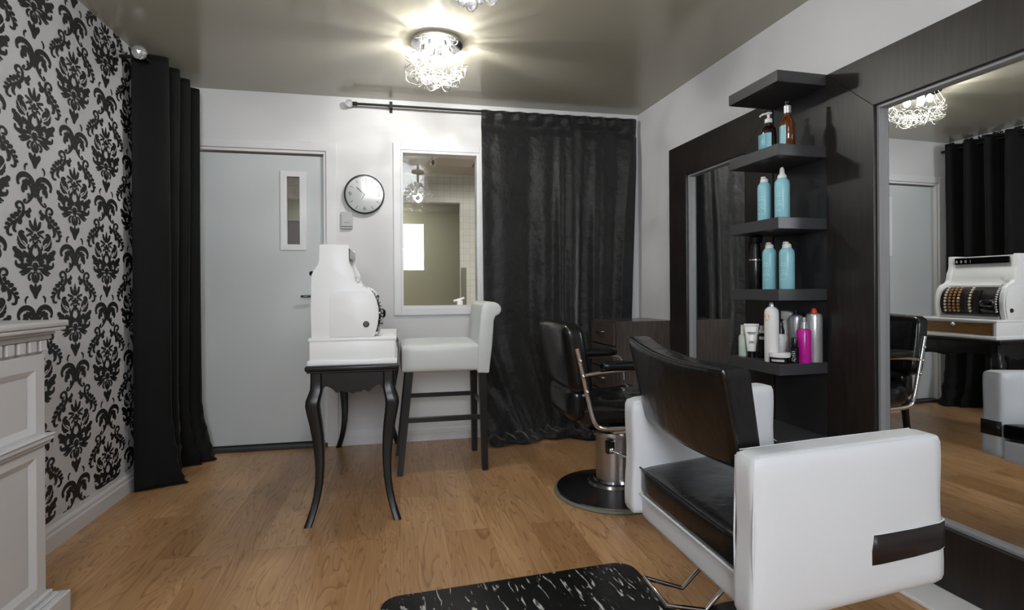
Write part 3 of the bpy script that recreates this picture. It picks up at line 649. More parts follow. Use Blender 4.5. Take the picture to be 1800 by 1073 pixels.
# ================================================================== DRAWER CABINET
x, y = W(.325, 0)
r = thing('drawer_cabinet', (x, y, 0), B_, 'dark brown drawer cabinet in the corner between curtain and small mirror', 'cabinet')
bm = new(); box(bm, -.44, -.005, -.215, .185, .06, .862, .002, 1); box(bm, -.42, -.03, -.205, .175, 0, .06); ob('cabinet_body', bm, M_cab, r)
for k, (z0, z1) in enumerate(((.70, .85), (.54, .69), (.38, .53), (.22, .37), (.07, .21))):
    bm = new(); box(bm, -.458, -.441, -.207, .178, z0, z1, .002, 1); d = ob('drawer', bm, M_cab, r)
    bm = new(); zz = (z0+z1)/2+.01; tube(bm, [(-.458, -.06, zz), (-.48, -.055, zz), (-.483, 0, zz-.004), (-.48, .055, zz), (-.458, .06, zz)], .0045, 8, smoothpath=2); ob('drawer_pull', bm, M_chrome, d, True)

# ================================================================== CURTAINS
def lerp(a, b, t): return a+(b-a)*t
# black velvet curtain on the back wall
def vel(u, v):
    z = 2.385*(1-v)
    ue = u
    x0 = lerp(.592, .60, min(1, v*1.2)); x1 = lerp(1.795, 1.725, min(1, v*1.3))
    low = max(0, (v-.62)/.38)
    xx = lerp(x0, x1, ue)
    # folds run vertical at the top; lower down they are dragged toward the right
    ph = ue - .30*low**1.8*(1-ue)*1.2
    amp = .014+.038*min(1, v*2.2)
    fy = 0
    for fr, ph0, a in ((2.3, .4, .75), (5.1, 1.9, .40), (8.7, .7, .16)): fy += a*sin(2*pi*fr*(ph+.02*sin(ph*11)) + ph0)
    weight = .35+.65*min(1, max(0, (ue-.12)*1.9))
    fold = fy*amp*weight
    # sharp pleats in the right half
    fold += .030*max(0, sin(2*pi*(4.1*ue+.02*sin(v*5)+.22)))**5*min(1, v*3)*min(1, max(0, (ue-.3)*5))
    y = YB-.062-fold-.02*v
    if v < .035: y = YB-.075-.008*sin(ue*60)             # ruffle over the rod
    if .035 <= v < .055: y += .012
    if low > 0:
        y -= .10*low**2*(.5+.5*sin(ue*9+1)) + .05*low**3
        fy2 = sin(10*low**1.3 - 8*ue)*.030*low*max(0, 1-ue*1.2)
        y -= fy2
    if z < .10:
        t = (0.10-z)/.10
        y -= .05*t + .03*t*sin(ue*37)*cos(ue*11)
        x_off = .01*sin(ue*50)*t; xx += x_off
        z = .012+(z*.6)+.02*t*(1+sin(ue*44+2))*.5
    if xx > 1.25: y = max(y, lerp(y, YB-.098, min(1, (xx-1.25)/.1)))
    return (xx, min(y, YB-.012), max(.006, z))
bm = new(); grid(bm, 260, 110, vel)
# puddle of cloth along the floor
def pud(u, v):
    a = v*2*pi*.5
    r_ = .045+.02*noise.noise((u*9, v*2, 0)) + .012*sin(u*70+v*5)
    yc = YB-.15-.05*sin(u*7+.5)
    return (lerp(.60, 1.40, u), yc-.10*cos(pi*v)*(1+.25*sin(u*23)), max(.004, (.01+ .055*sin(pi*v)*(1+.5*noise.noise((u*14, v*3, 4)))) + .010*sin(u*60+v*9)*sin(pi*v)))
grid(bm, 160, 14, pud)
cr = thing('velvet_curtain', (1.2, YB-.1, 0), 0, 'black velvet curtain covering the back wall corner and puddling on the floor', 'curtain')
bmesh.ops.translate(bm, verts=bm.verts[:], vec=(-1.2, -(YB-.1), 0))
o = ob('curtain_cloth', bm, M_velvet, cr, 'raw')
for p in o.data.polygons: p.use_smooth = True
md = o.modifiers.new('thick', 'SOLIDIFY'); md.thickness = .003; md.offset = 0
# its rod
r = thing('curtain_rod', (.75, YB-.07, 2.375), 0, 'thin black curtain rod with a glass ball end above the clock', 'curtain rod')
bm = new(); tube(bm, [(-1.03, 0, 0), (1.02, 0, 0)], .0085, 12); lathe(bm, [(0, 0), (.013, 0), (.013, .03), (.006, .034), (0, .034)], (-1.055, 0, 0), M=Matrix.Rotation(pi/2, 4, 'Y')); ob('rod', bm, M_rod, r, True)
bm = new(); bmesh.ops.create_icosphere(bm, subdivisions=2, radius=.027); bmesh.ops.translate(bm, verts=bm.verts[:], vec=(-1.078, 0, 0)); ob('finial', bm, M_crys, r)
bm = new(); box(bm, -.802, -.790, -.006, .066, -.008, .008, .001, 1); box(bm, -.806, -.786, .058, .068, -.03, .05, .001, 1); box(bm, -.803, -.789, -.012, .012, -.014, .014); ob('bracket', bm, M_rod, r)

# eyelet drape on the left wall
NW = 3.9
def drp(u, v, amp=.075):
    z = 2.385*(1-v)
    A = amp*(1-.25*v*min(1, u*4))
    ph = 2*pi*NW*u - pi/2
    low = max(0, (v-.8)/.2)
    Y = lerp(3.275, 3.90, u); Y += .02*sin(ph*.5+v*3)*v*min(1, u*4)
    s = sin(ph); s = s*(1+.25*(1-s*s))
    k5 = min(1, u*5)
    X = -1.325+A*s + (.02*v*sin(u*9) + .018*sin(7*v+u*20)*low)*k5
    if low > 0: X += (.05*low*low*(1+sin(u*8+1))+.022*low*sin(26*low+u*17)*sin(u*41))*k5; Y += .04*low**2*sin(u*13)*k5
    z = max(.006, z)
    if z < .12: X += .02*sin(u*60)*(1-z/.12); z = max(.006, z*(.8+.2*sin(u*31)))
    return (min(-1.06, max(X, XL+.02)), Y, z)
dr = thing('eyelet_drape', (-1.33, 3.5, 0), 0, 'black eyelet drape hanging along the damask wall beside the door', 'curtain')
bm = new(); grid(bm, 200, 70, drp); bmesh.ops.translate(bm, verts=bm.verts[:], vec=(1.33, -3.5, 0))
o = ob('curtain_cloth', bm, M_drape, dr, 'raw')
for p in o.data.polygons: p.use_smooth = True
md = o.modifiers.new('thick', 'SOLIDIFY'); md.thickness = .003; md.offset = 0
for k in range(10):
    u = (k*.5*2*pi-pi/2+pi)/(2*pi*NW)
    if u > .98: continue
    Yk = lerp(3.275, 3.90, u); bm = new()
    sg = 1 if cos(2*pi*NW*u-pi/2) > 0 else -1
    tube(bm, [(cos(a*pi/8)*.022*.7, cos(a*pi/8)*.022*.7*sg*-0+.008, sin(a*pi/8)*.022) for a in range(16)], .004, 6, closed=True)
    bmesh.ops.rotate(bm, verts=bm.verts[:], cent=(0, .008, 0), matrix=Matrix.Rotation(.5*sg, 3, 'Z'))
    bmesh.ops.translate(bm, verts=bm.verts[:], vec=(0.0, Yk-3.5, 2.340)); ob('eyelet', bm, M_chrome, dr, True)
r = thing('drape_rod', (-1.325, 3.5, 2.340), 0, 'black rod with a crystal ball end holding the drape on the left wall', 'curtain rod')
bm = new(); tube(bm, [(0, -.29, 0), (0, .43, 0)], .0085, 12); box(bm, -.12, 0, .405, .419, -.007, .007); box(bm, -.12, 0, -.255, -.241, -.007, .007); ob('rod', bm, M_rod, r, True)
bm = new(); bmesh.ops.create_icosphere(bm, subdivisions=2, radius=.036); bmesh.ops.translate(bm, verts=bm.verts[:], vec=(.0, -.315, 0)); ob('finial', bm, M_crys, r)

# ================================================================== CLOCK, THERMOSTAT
r = thing('wall_clock', (-.232, YB, 1.757), 0, 'round white wall clock with a thin dark rim showing ten past ten-ish', 'clock')
r['label'] = 'round white wall clock with a thin dark rim between door and window'
RT = Matrix.Rotation(pi/2, 4, 'X')
bm = new(); lathe(bm, [(.128, .002), (.133, .002), (.137, .02), (.137, .036), (.132, .040), (.128, .036), (.127, .02)], M=RT, seg=64, cap=False); ob('rim', bm, M_dark, r, True)
bm = new(); lathe(bm, [(0, .002), (.128, .002), (.128, .016), (0, .016)], M=RT, seg=64); ob('dial', bm, M_clockw, r, True)
M_num = mat('numeral grey', '3c3d40', .4)
for k in range(12):
    bm = new()
    if k % 3 == 0:
        s = {0: '12', 3: '3', 6: '6', 9: '9'}[k]; t = text_bm(s, .043, .0006)
        a = pi/2-k*pi/6; merge(bm, t, 0, Matrix.Translation((.098*cos(a), -.0168, .098*sin(a))) @ RX90)
    else:
        a = pi/2-k*pi/6; t = bmesh.new(); 
        tm = Matrix.Translation((.103*cos(a), -.017, .103*sin(a))) @ Matrix.Rotation(-a, 4, 'Y')
        bb = new(); box(bb, -.013, .013, -.0006, .0006, -.002, .002); merge(bm, bb, 0, tm); t.free()
    ob('numeral' if k % 3 == 0 else 'hour_mark', bm, M_num, r)
def hand(name, ang, ln, wd, yy, m, back=.0):
    bb = new(); box(bb, -back, ln, -.0008, .0008, -wd, wd); bm = new(); merge(bm, bb, 0, Matrix.Translation((0, yy, 0)) @ Matrix.Rotation(-ang, 4, 'Y')); ob(name, bm, m, r)
hand('minute_hand', radians(137), .072, .0032, -.021, M_dark)
hand('hour_hand', radians(242), .038, .0032, -.019, M_dark)
hand('second_hand', radians(0), .095, .0011, -.024, M_grey, .02)
bm = new(); lathe(bm, [(0, .016), (.006, .016), (.006, .026), (0, .026)], M=RT); ob('hub', bm, M_dark, r, True)
bm = new(); lathe(bm, [(0, .0365), (.1315, .0365), (.1315, .038), (0, .038)], M=RT, seg=64); ob('cover_glass', bm, M_cglass, r, True)
r = thing('thermostat', (-.352, YB, 1.515), 0, 'small grey wall thermostat beneath the clock beside the door', 'thermostat')
bm = new(); box(bm, -.038, .038, -.024, -.001, 0, .118, .003, 2); ob('housing', bm, M_grey, r)
bm = new(); box(bm, -.036, .036, -.0255, -.0238, .012, .017); t = text_bm('----', .03, .0003); merge(bm, t, 0, Matrix.Translation((0, -.0243, .045)) @ RX90); ob('slot', bm, M_dark, r)
r['label'] = 'small grey thermostat box on the wall beneath the clock'

# ================================================================== SIDE TABLE / DESK
TX, TY = -.213, 3.29
desk = thing('console_table', (TX, TY, 0), 0, 'narrow black console table with curved cabriole legs under the cash register', 'table')
bm = new()
TO = (-.425-TX, -.003-TX, 2.62-TY, 3.935-TY)
box(bm, TO[0], TO[1], TO[2], TO[3], .712, .735, .007, 3); box(bm, TO[0]+.008, TO[1]-.008, TO[2]+.008, TO[3]-.008, .703, .712, .002, 1)
ob('tabletop', bm, M_black, desk, True)
def cab_leg(sx, sy):
    cx = (TO[1]-.048 if sx > 0 else TO[0]+.048); cy = (TO[3]-.05 if sy > 0 else TO[2]+.05)
    prof = [(.703, 0, .028), (.66, 0, .028), (.625, .001, .0285), (.598, .008, .031), (.575, .015, .0325), (.55, .017, .032), (.51, .012, .0305), (.46, .004, .0285), (.40, -.003, .0265),
            (.33, -.008, .0235), (.26, -.010, .0205), (.19, -.007, .0185), (.13, .001, .0175), (.08, .012, .017), (.035, .026, .0175), (.0, .038, .018)]
    t = bmesh.new(); rings = []
    for z, o_, hw in prof:
        q = []
        for k in range(16):
            a = 2*pi*(k+.5)/16; c_, s_ = cos(a), sin(a)
            m_ = max(abs(c_), abs(s_)); e = lerp(1, 1/m_, .78)
            q.append(t.verts.new((cx+sx*o_+c_*e*hw, cy+sy*o_+s_*e*hw, z)))
        rings.append(q)
    for a, b in zip(rings, rings[1:]):
        for k in range(16): t.faces.new((a[k], b[k], b[(k+1) % 16], a[(k+1) % 16]))
    t.faces.new(rings[0]); t.faces.new(rings[-1][::-1])
    bm = new(); merge(bm, t); return ob('leg', bm, M_black, desk, True)
for sx, sy in ((-1, -1), (1, -1), (-1, 1), (1, 1)): cab_leg(sx, sy)
def scallop(x0, x1, n=40):
    pts = [(x0, .703), (x1, .703)]; L_ = x1-x0
    for i in range(n+1):
        t = i/n; u = abs(t-.5)*2        # 0 centre .. 1 side
        z = .598 + (.012*(1-cos(min(1, u/.22)*pi))/2) + .004*sin(u*22)*(u < .6)
        if u > .55: z += .028*sin(min(1, (u-.55)/.33)*pi/2)
        if u > .88: z -= .03*((u-.88)/.12)**1.5
        pts.append((x1-L_*t, z))
    return pts
for a_ in (TO[2]+.03, TO[3]-.045):
    bm = new(); prism(bm, scallop(TO[0]+.07, TO[1]-.07), 'y', a_, a_+.015); ob('end_apron', bm, M_black, desk)
for a_ in (TO[1]-.042, TO[0]+.028):
    bm = new(); prism(bm, scallop(TO[2]+.073, TO[3]-.073, 80), 'x', a_, a_+.014); ob('side_apron', bm, M_black, desk)

# ================================================================== CASH REGISTER
RX, RY, RZ = -.213, 2.92, .735
reg = thing('cash_register', (RX, RY, RZ), 0, 'antique white cash register on the black console table', 'cash register')
def rr(p): return (p[0]-RX, p[1]-RZ)
y0, y1 = 2.655-RY, 3.175-RY
bm = new(); box(bm, -.418-RX, -.010-RX, y0-.006, y1+.006, 0, .022, .003, 2)
box(bm, -.408-RX, -.020-RX, y0, y1, .020, .118, .003, 2)
box(bm, -.414-RX, -.013-RX, y0-.006, y1+.006, .112, .128, .004, 2); ob('base', bm, M_regw, reg, True)
side = [(-.400, .862), (-.403, 1.0), (-.398, 1.155), (-.388, 1.178), (-.370, 1.205), (-.364, 1.225), (-.362, 1.300), (-.232, 1.300), (-.230, 1.222), (-.224, 1.200), (-.211, 1.178), (-.205, 1.150),
        (-.200, 1.125), (-.185, 1.108), (-.165, 1.102), (-.140, 1.092), (-.120, 1.070), (-.104, 1.035), (-.096, 1.0), (-.095, .96), (-.100, .92), (-.110, .885), (-.118, .862)]
back = [(-.395, .862), (-.398, 1.0), (-.393, 1.15), (-.365, 1.205), (-.357, 1.225), (-.357, 1.293), (-.245, 1.293), (-.243, 1.22), (-.235, 1.195), (-.222, 1.172), (-.216, 1.14), (-.21, 1.11), (-.19, 1.09), (-.19, .862)]
z8 = lambda L_: [rr(p) for p in L_]
by0, by1 = 2.66-RY, 3.10-RY
for yy in ((by0, by0+.03), (by1-.03, by1)):
    bm = new(); prism(bm, z8(side), 'y', yy[0], yy[1], bev=.004, seg=2); ob('side_panel', bm, M_regw, reg, True)
bm = new(); prism(bm, z8(back), 'y', by0+.03, by1-.03); ob('housing', bm, M_regw, reg, True)
# raised cover on the near side
cov = [(-.318, .866), (-.318, 1.045), (-.312, 1.062), (-.295, 1.076), (-.275, 1.082), (-.17, 1.084), (-.148, 1.075), (-.125, 1.048), (-.108, 1.01), (-.103, .97), (-.107, .93), (-.116, .895), (-.123, .866)]
bm = new(); prism(bm, z8(cov), 'y', by0-.007, by0+.001, bev=.0025, seg=2); ob('side_cover', bm, M_regw, reg, True)
bm = new(); lathe(bm, [(0, 0), (.0145, 0), (.0145, .004), (.0125, .006), (.0105, .003), (.008, .003), (.006, .007), (0, .007)], ((-.152-RX), by0-.007, .924-RZ), M=RX90); ob('side_lock', bm, mat('worn chrome lock', '58585a', .3, .9), reg, True)
# display
bm = new(); box(bm, -.2425-RX, -.2300-RX, by0+.055, by1-.045, 1.240-RZ, 1.285-RZ, .001, 1); ob('display', bm, M_disp, reg)
Mtx = Matrix.Translation((-.2294-RX, 0, 0)) @ Matrix(((0, 0, 1, 0), (1, 0, 0, 0), (0, 1, 0, 0), (0, 0, 0, 1)))
for k, ch in enumerate('1008'):
    bm = new(); merge(bm, text_bm(ch, .028, .0004), 0, Matrix.Translation((0, .03+.03*k, 1.259-RZ)) @ Mtx); ob('price_flag', bm, M_white, reg)
# key bed: a drum behind the keys
bm = new()
dr_c = (-.205, .965)
def drum(u, v):
    a = lerp(-.62, 1.30, u); return (dr_c[0]+.098*cos(a)-RX, lerp(by0+.03, by1-.03, v), dr_c[1]+.118*sin(a)-RZ)
grid(bm, 24, 2, drum); ob('key_bed', bm, M_regd, reg, 'raw')
kk = 0
protos = {}
def key(y, a, m, rad=.0085):
    x_, z_ = dr_c[0]+.115*cos(a)-RX, dr_c[1]+.135*sin(a)-RZ
    if m.name not in protos:
        bm = new(); lathe(bm, [(0, -.018), (.003, -.018), (.003, -.003), (rad, -.002), (rad, .002), (rad*.8, .0035), (0, .003)], seg=12); o = ob('key', bm, m, reg, True); protos[m.name] = o
    else: o = protos[m.name].copy(); COL.objects.link(o)
    o.location = (x_, y, z_); o.rotation_euler = (0, pi/2-a, 0); return o
for c in range(4):
    for j in range(9):
        key(by1-.075-.029*c, -.38+.165*j, M_key if c < 1 or (c == 3 and j == 4) else M_keyr)
for j in range(9): key(by1-.236, -.38+.165*j, M_key)
# printer / handle lump near the camera side
bm = new()
pillow(bm, -.135-RX, -.065-RX, by0+.045, by0+.135, .945-RZ, .995-RZ, .018, .004, 6)
tube(bm, [(-.12-RX, by0+.14, .93-RZ), (-.085-RX, by0+.13, .925-RZ), (-.085-RX, by0+.05, .925-RZ)], .009, 10, smoothpath=1); ob('crank_handle', bm, M_dsteel, reg, True)
bm = new(); box(bm, -.18-RX, -.098-RX, by0+.15, by0+.185, .9-RZ, 1.06-RZ, .006, 2); ob('divider', bm, M_regd, reg, True)
bm = new(); box(bm, -.150-RX, -.10-RX, by0+.034, by1-.034, .866-RZ, .885-RZ, .003, 2); ob('key_shelf', bm, M_steel, reg, True)
# ornate chrome trim along the curved front
bm = new()
for j in range(15):
    a = -.35+.115*j
    sphere(bm, (dr_c[0]+.124*cos(a)-RX, by0+.038, dr_c[1]+.142*sin(a)-RZ), .0075, 8, 6)
ob('beaded_trim', bm, M_steel, reg, True)
bm = new(); sphere(bm, (-.195-RX, by0+.06, 1.135-RZ), .016, 12, 8); ob('glass_knob', bm, M_crys, reg, True)
bm = new(); sphere(bm, (-.403-RX, by0+.05, 1.165-RZ), .012, 10, 8); ob('back_knob', bm, M_capb, reg, True)
# drawer front
bm = new(); box(bm, -.021-RX, -.0165-RX, y0+.02, y1-.018, .030, .105, .001, 1); d = ob('drawer', bm, M_wooddr, reg)
bm = new(); lathe(bm, [(0, 0), (.016, 0), (.014, .006), (.006, .012), (0, .014)], (-.0165-RX, -.0, .088), M=Matrix.Rotation(pi/2, 4, 'Y')); ob('drawer_knob', bm, M_steel, d, True)
bm = new()
for a, b, c, e in ((y0+.016, y1-.014, .105, .109), (y0+.016, y1-.014, .026, .030)): box(bm, -.0205-RX, -.0145-RX, a, b, c, e)
for a, b in ((y0+.014, y0+.020), (y1-.018, y1-.012)): box(bm, -.0205-RX, -.0145-RX, a, b, .026, .109)
ob('drawer_trim', bm, M_steel, d)
# black cloth heap behind the register
def cloth(u, v):
    x = lerp(-.40, -.06, u); y = lerp(3.26, 3.60, v)
    return (x, y, .737+ .10*max(0, sin(pi*u))**.8*max(0, sin(pi*v))**.7*(1+.5*noise.noise((u*5, v*5, 1))))
bm = new(); grid(bm, 40, 40, cloth); o = ob('folded_cloth', bm, M_drape, None, 'raw'); tag(o, 'heap of black cloth on the console table behind the cash register', 'cloth')
for p in o.data.polygons: p.use_smooth = True
md = o.modifiers.new('thick', 'SOLIDIFY'); md.thickness = .003; md.offset = 1

# ================================================================== BAR STOOL
SX, SY = .25, 3.43
st = thing('bar_stool', (SX, SY, 0), 0, 'cream vinyl bar stool with black legs beside the console table', 'stool')
def leg4(name, top, bot, ht, hb, m, parent, wx=1, wy=1):
    t = bmesh.new(); R = []
    for (x, y, z), h_ in ((top, ht), (bot, hb)): R.append([t.verts.new((x+a*h_*wx, y+b*h_*wy, z)) for a, b in ((-1, -1), (1, -1), (1, 1), (-1, 1))])
    for k in range(4): t.faces.new((R[0][k], R[1][k], R[1][(k+1) % 4], R[0][(k+1) % 4]))
    t.faces.new(R[0]); t.faces.new(R[1][::-1]); bmesh.ops.recalc_face_normals(t, faces=t.faces[:])
    bmesh.ops.bevel(t, geom=t.edges[:], offset=.003, segments=2, affect='EDGES')
    bm = new(); merge(bm, t); return ob(name, bm, m, parent, True)
yN, yF = 3.235-SY, 3.640-SY
leg4('leg', (.060-SX, yN+.012, .62), (.0-SX, yN, 0), .022, .017, M_black, st); leg4('leg', (.060-SX, yF-.012, .62), (-.01-SX, yF, 0), .022, .017, M_black, st)
leg4('leg', (.487-SX, yN+.012, .62), (.500-SX, yN, 0), .024, .018, M_black, st); leg4('leg', (.487-SX, yF-.012, .62), (.492-SX, yF, 0), .024, .018, M_black, st)
bm = new(); box(bm, .03-SX, .50-SX, yN-.006, yN+.012, .305, .335, .002, 1); ob('stretcher', bm, M_black, st)
bm = new(); box(bm, .03-SX, .50-SX, yF-.012, yF+.006, .375, .402, .002, 1); ob('stretcher', bm, M_black, st)
bm = new(); box(bm, .018-SX, .036-SX, yN+.01, yF-.01, .20, .225, .002, 1); ob('stretcher', bm, M_black, st)
bm = new(); box(bm, .485-SX, .502-SX, yN+.01, yF-.01, .37, .40, .002, 1); ob('stretcher', bm, M_black, st)
bm = new(); pillow(bm, .008-SX, .475-SX, yN-.03, yF+.03, .600, .765, .026, .012, 12); ob('seat', bm, M_cream, st, True)
# back with a rolled top
outer = [(.455, .588), (.525, .584), (.545, .75), (.556, .90), (.566, .925), (.585, .932), (.600, .948), (.602, .972), (.588, .996), (.560, 1.008), (.520, 1.012), (.495, 1.004), (.482, .985), (.470, .90), (.458, .75)]
bm = new(); prism(bm, [(p[0]-SX, p[1]) for p in outer], 'y', yN-.035, yF+.035, bev=.010, seg=3); ob('backrest', bm, M_cream, st, True)

# ================================================================== MANTELPIECE
MX = XL; MY0, MY1 = .55, 2.055
r = thing('fireplace_mantel', (-1.3, 1.3, 0), 0, 'white panelled fireplace mantel with a dentil cornice along the damask wall', 'mantelpiece')
ax, ay = -1.3, 1.3
fx = -1.15                                  # front face of the posts
def mb(bm, x0, x1, y0, y1, z0, z1, bev=.003): return box(bm, x0-ax, x1-ax, y0-ay, y1-ay, z0, z1, bev, 2)
# cornice: stepped profile returned round the end, extruded along y then capped
bm = new()
prof = [(fx+.055, .972, .992), (fx+.050, .958, .972), (fx+.030, .946, .958), (fx+.022, .930, .946)]
ov = {0: .055, 1: .050, 2: .030, 3: .022}
for k, (x1, z0, z1) in enumerate(prof): mb(bm, MX+.003, x1, MY0-ov[k], MY1+ov[k], z0, z1, .005)
mb(bm, MX+.003, fx+.008, MY0-.006, MY1+.008, .875, .885, .004); mb(bm, MX+.003, fx+.004, MY0-.004, MY1+.004, .885, .93, .001)
ob('shelf', bm, M_trimshade, r, True)
bm = new(); n_ = 30
for i in range(n_):
    yc = lerp(MY0+.01, MY1-.012, i/(n_-1)); mb(bm, fx+.002, fx+.018, yc-.0165, yc+.0165, .893, .929, .003)
ob('dentils', bm, M_trimshade, r)
def panel_post(y0, y1):
    bm = new()
    mb(bm, MX+.018, fx, y0, y1, .075, .88, .002)
    p = ob('post', bm, M_trimshade, r)
    # raised panel frames
    bm = new(); t_ = .012
    for z0, z1 in ((.135, .555), (.635, .835)):
        a, b = y0+.045, y1-.045
        for q in (((a-.045), a, z0-.05 if z0 < .2 else z0-.03, z1+.045), (b, b+.045, z0-.05 if z0 < .2 else z0-.03, z1+.045)): mb(bm, fx, fx+t_, q[0], q[1], q[2], q[3], .001)
        mb(bm, fx, fx+t_, a, b, z1, z1+.045, .001); mb(bm, fx, fx+t_, a, b, z0-.05 if z0 < .2 else z0-.03, z0, .001)
        # bevelled inner moulding
        for (A, Bq) in (((a, z0, z1), 1), ((b, z0, z1), -1)):
            prism(bm, [(fx+t_-ax, A[0]-ay), (fx+.001-ax, A[0]+.022*Bq-ay), (fx+.001-ax, A[0]-ay)], 'z', A[1], A[2])
        for zq, sg in ((z0, 1), (z1, -1)):
            prism(bm, [(fx+t_-ax, zq), (fx+.001-ax, zq+.02*sg), (fx+.001-ax, zq)], 'y', a-ay, b-ay)
    ob('panel_moulding', bm, M_trimshade, p)
    bm = new()
    for x1, z0, z1 in ((.030, .600, .616), (.022, .588, .600), (.034, .616, .622)): mb(bm, MX+.018, fx+x1, y0-x1*.6, y1+x1*.6, z0, z1, .004)
    ob('belt_moulding', bm, M_trimshade, p)
    bm = new(); mb(bm, MX+.018, fx+.055, y0-.05, y1+.055, 0, .078, .004); mb(bm, MX+.018, fx+.035, y0-.035, y1+.032, .078, .088, .004); mb(bm, MX+.018, fx+.022, y0-.02, y1+.02, .088, .104, .005)
    ob('plinth_block', bm, M_trimshade, p)
panel_post(1.715, MY1); panel_post(MY0, .89)
bm = new(); mb(bm, MX+.018, fx-.02, .89, 1.715, .62, .88, .002); ob('header', bm, M_trimshade, r)
bm = new(); mb(bm, MX+.003, MX+.03, .89, 1.715, 0, .62, .001); ob('firebox_back', bm, M_bface, r)

# ================================================================== FLOOR MAT
import math as _m
MA = radians(3.6); mc = (.43, 1.52)
r = thing('salon_mat', (mc[0], mc[1], 0), MA, 'black and white marbled salon floor mat in front of the white armchair', 'mat')
ca_, sa_ = cos(MA), sin(MA)
hx, hy, rad = .475, .455, .07
pts = []
def corner(cx, cy, a0):
    for k in range(9): a = a0+k*pi/16; pts.append((cx+rad*cos(a), cy+rad*sin(a)))
corner(hx-rad, hy-rad, 0); corner(-hx+rad, hy-rad, pi/2); corner(-hx+rad, -hy+rad, pi); corner(hx-rad, -hy+rad, 3*pi/2)
# round notch for the chair foot on the right edge
PX, PY = 1.10, 1.40
dx, dy = PX-mc[0], PY-mc[1]; lx, ly = dx*ca_+dy*sa_, -dx*sa_+dy*ca_
nr = .285
if abs(hx-lx) < nr:
    h_ = sqrt(nr*nr-(hx-lx)**2); a0 = _m.atan2(-h_, hx-lx); a1 = _m.atan2(h_, hx-lx)
    a1 = a1-2*pi
    for k in range(25):
        a = a0+(a1-a0)*k/24
        pts.append((lx+nr*cos(a), ly+nr*sin(a)))
bm = new(); prism(bm, pts, 'z', 0, .014, bev=.005, seg=2); ob('mat_body', bm, M_marble, r, True)

# ================================================================== BLACK HYDRAULIC CHAIR
HX, HY = 1.115, 2.74
hc = thing('hydraulic_chair', (HX, HY, 0), 0, 'black tufted hydraulic salon chair with chrome arms behind the white armchair', 'salon chair')
q = lambda x, y, z: (x-HX, y-HY, z)
bm = new(); lathe(bm, [(0, 0), (.312, 0), (.316, .006), (.312, .016), (0, .016)], seg=72); ob('base_ring', bm, mat('grey rubber ring', '75786f', .4), hc, True)
bm = new(); lathe(bm, [(.302, .016), (.298, .022), (.22, .036), (.135, .052), (.125, .064), (.105, .068), (.100, .08), (0, .08)], seg=72); ob('base_plate', bm, mat('polished base', '88888c', .2, 1), hc, True)
bm = new(); lathe(bm, [(0, .07), (.088, .07), (.089, .30), (.100, .305), (.103, .318), (.098, .33), (.06, .334), (0, .334)], seg=48); ob('column', bm, M_steel, hc, True)
bm = new(); lathe(bm, [(0, .33), (.06, .33), (.06, .37), (0, .37)]); box(bm, -.17, .17, -.16, .16, .362, .376, .004, 2); ob('seat_mount', bm, M_dsteel, hc, True)
bm = new(); box(bm, -.075, -.035, -.115, -.080, .235, .30, .004, 2); ob('pump_bracket', bm, M_capb, hc, True)
bm = new(); lathe(bm, [(0, 0), (.013, 0), (.013, .01), (.006, .014), (0, .014)], (-.055, -.115, .255), M=RX90); tube(bm, [(-.055, -.125, .255), (0, -.16, .235), (.16, -.19, .165), (.26, -.19, .15)], .0065, 10, smoothpath=1); ob('pump_lever', bm, M_chrome, hc, True)
# tufted seat
def seat_fn(p, u):
    if u.z > .5:
        for bx, by in ((.0, 0), (.20, 0), (.10, .13), (.10, -.13), (-.10, .13), (-.10, -.13), (.27, .16), (.27, -.16)):
            d2 = ((p.x-bx)**2+(p.y-by)**2); p.z -= .028*_m.exp(-d2/.0022)
        p.z += .012*cos(p.x*23)*cos(p.y*20)
    return p
bm = new(); pillow(bm, -.245, .345, -.215, .215, .395, .525, .05, .022, 26, fn=seat_fn); ob('seat', bm, M_leath, hc, True)
bm = new(); pillow(bm, -.30, -.19, -.20, .20, .43, .60, .045, .01, 10); ob('seat_roll', bm, M_leath, hc, True)
# backrest, slightly reclined
def lean(p, u):
    k = (p.z-.58)/.33; p.x -= .055*k; p.x += -.012*(1-(p.y/.26)**2); return p
bm = new(); pillow(bm, -.295, -.185, -.255, .255, .578, .910, .035, .012, 14, fn=lean); ob('backrest', bm, M_leath, hc, True)
bm = new()
for sy in (-1, 1):
    yy = .262*sy
    tube(bm, [(-.285, yy, .80), (-.255, yy, .67), (-.222, yy, .52), (-.195, yy, .43), (-.16, yy, .405), (-.05, yy, .402), (.31, yy, .402)], .0125, 12, smoothpath=2)
for z_ in (.40,): 
    box(bm, -.10, .24, -.262, .262, z_-.022, z_-.004, .002, 1)
ob('chrome_frame', bm, M_chrome, hc, True)
for sy in (-1, 1):
    yy = .262*sy
    bm = new(); tube(bm, [(-.250, yy, .668), (-.15, yy*1.03, .682), (-.02, yy*1.04, .690), (.14, yy*1.04, .690), (.175, yy*1.02, .660), (.18, yy, .58), (.18, yy, .40)], .0095, 10, smoothpath=2); ob('armrest_support', bm, M_chrome, hc, True)
    bm = new(); pillow(bm, -.165, .135, yy*1.04-.029, yy*1.04+.029, .690, .732, .018, .004, 8); ob('armrest', bm, M_capb, hc, True)
    for zz, xx in ((.74, -.27), (.665, -.255), (.59, -.237)):
        bm = new(); lathe(bm, [(0, 0), (.010, 0), (.010, .004), (.005, .009), (0, .010)], (xx, yy+.010*sy, zz), M=Matrix.Rotation(-pi/2*sy if sy > 0 else pi/2, 4, 'X'), seg=14); ob('cap_nut', bm, M_chrome, hc, True)

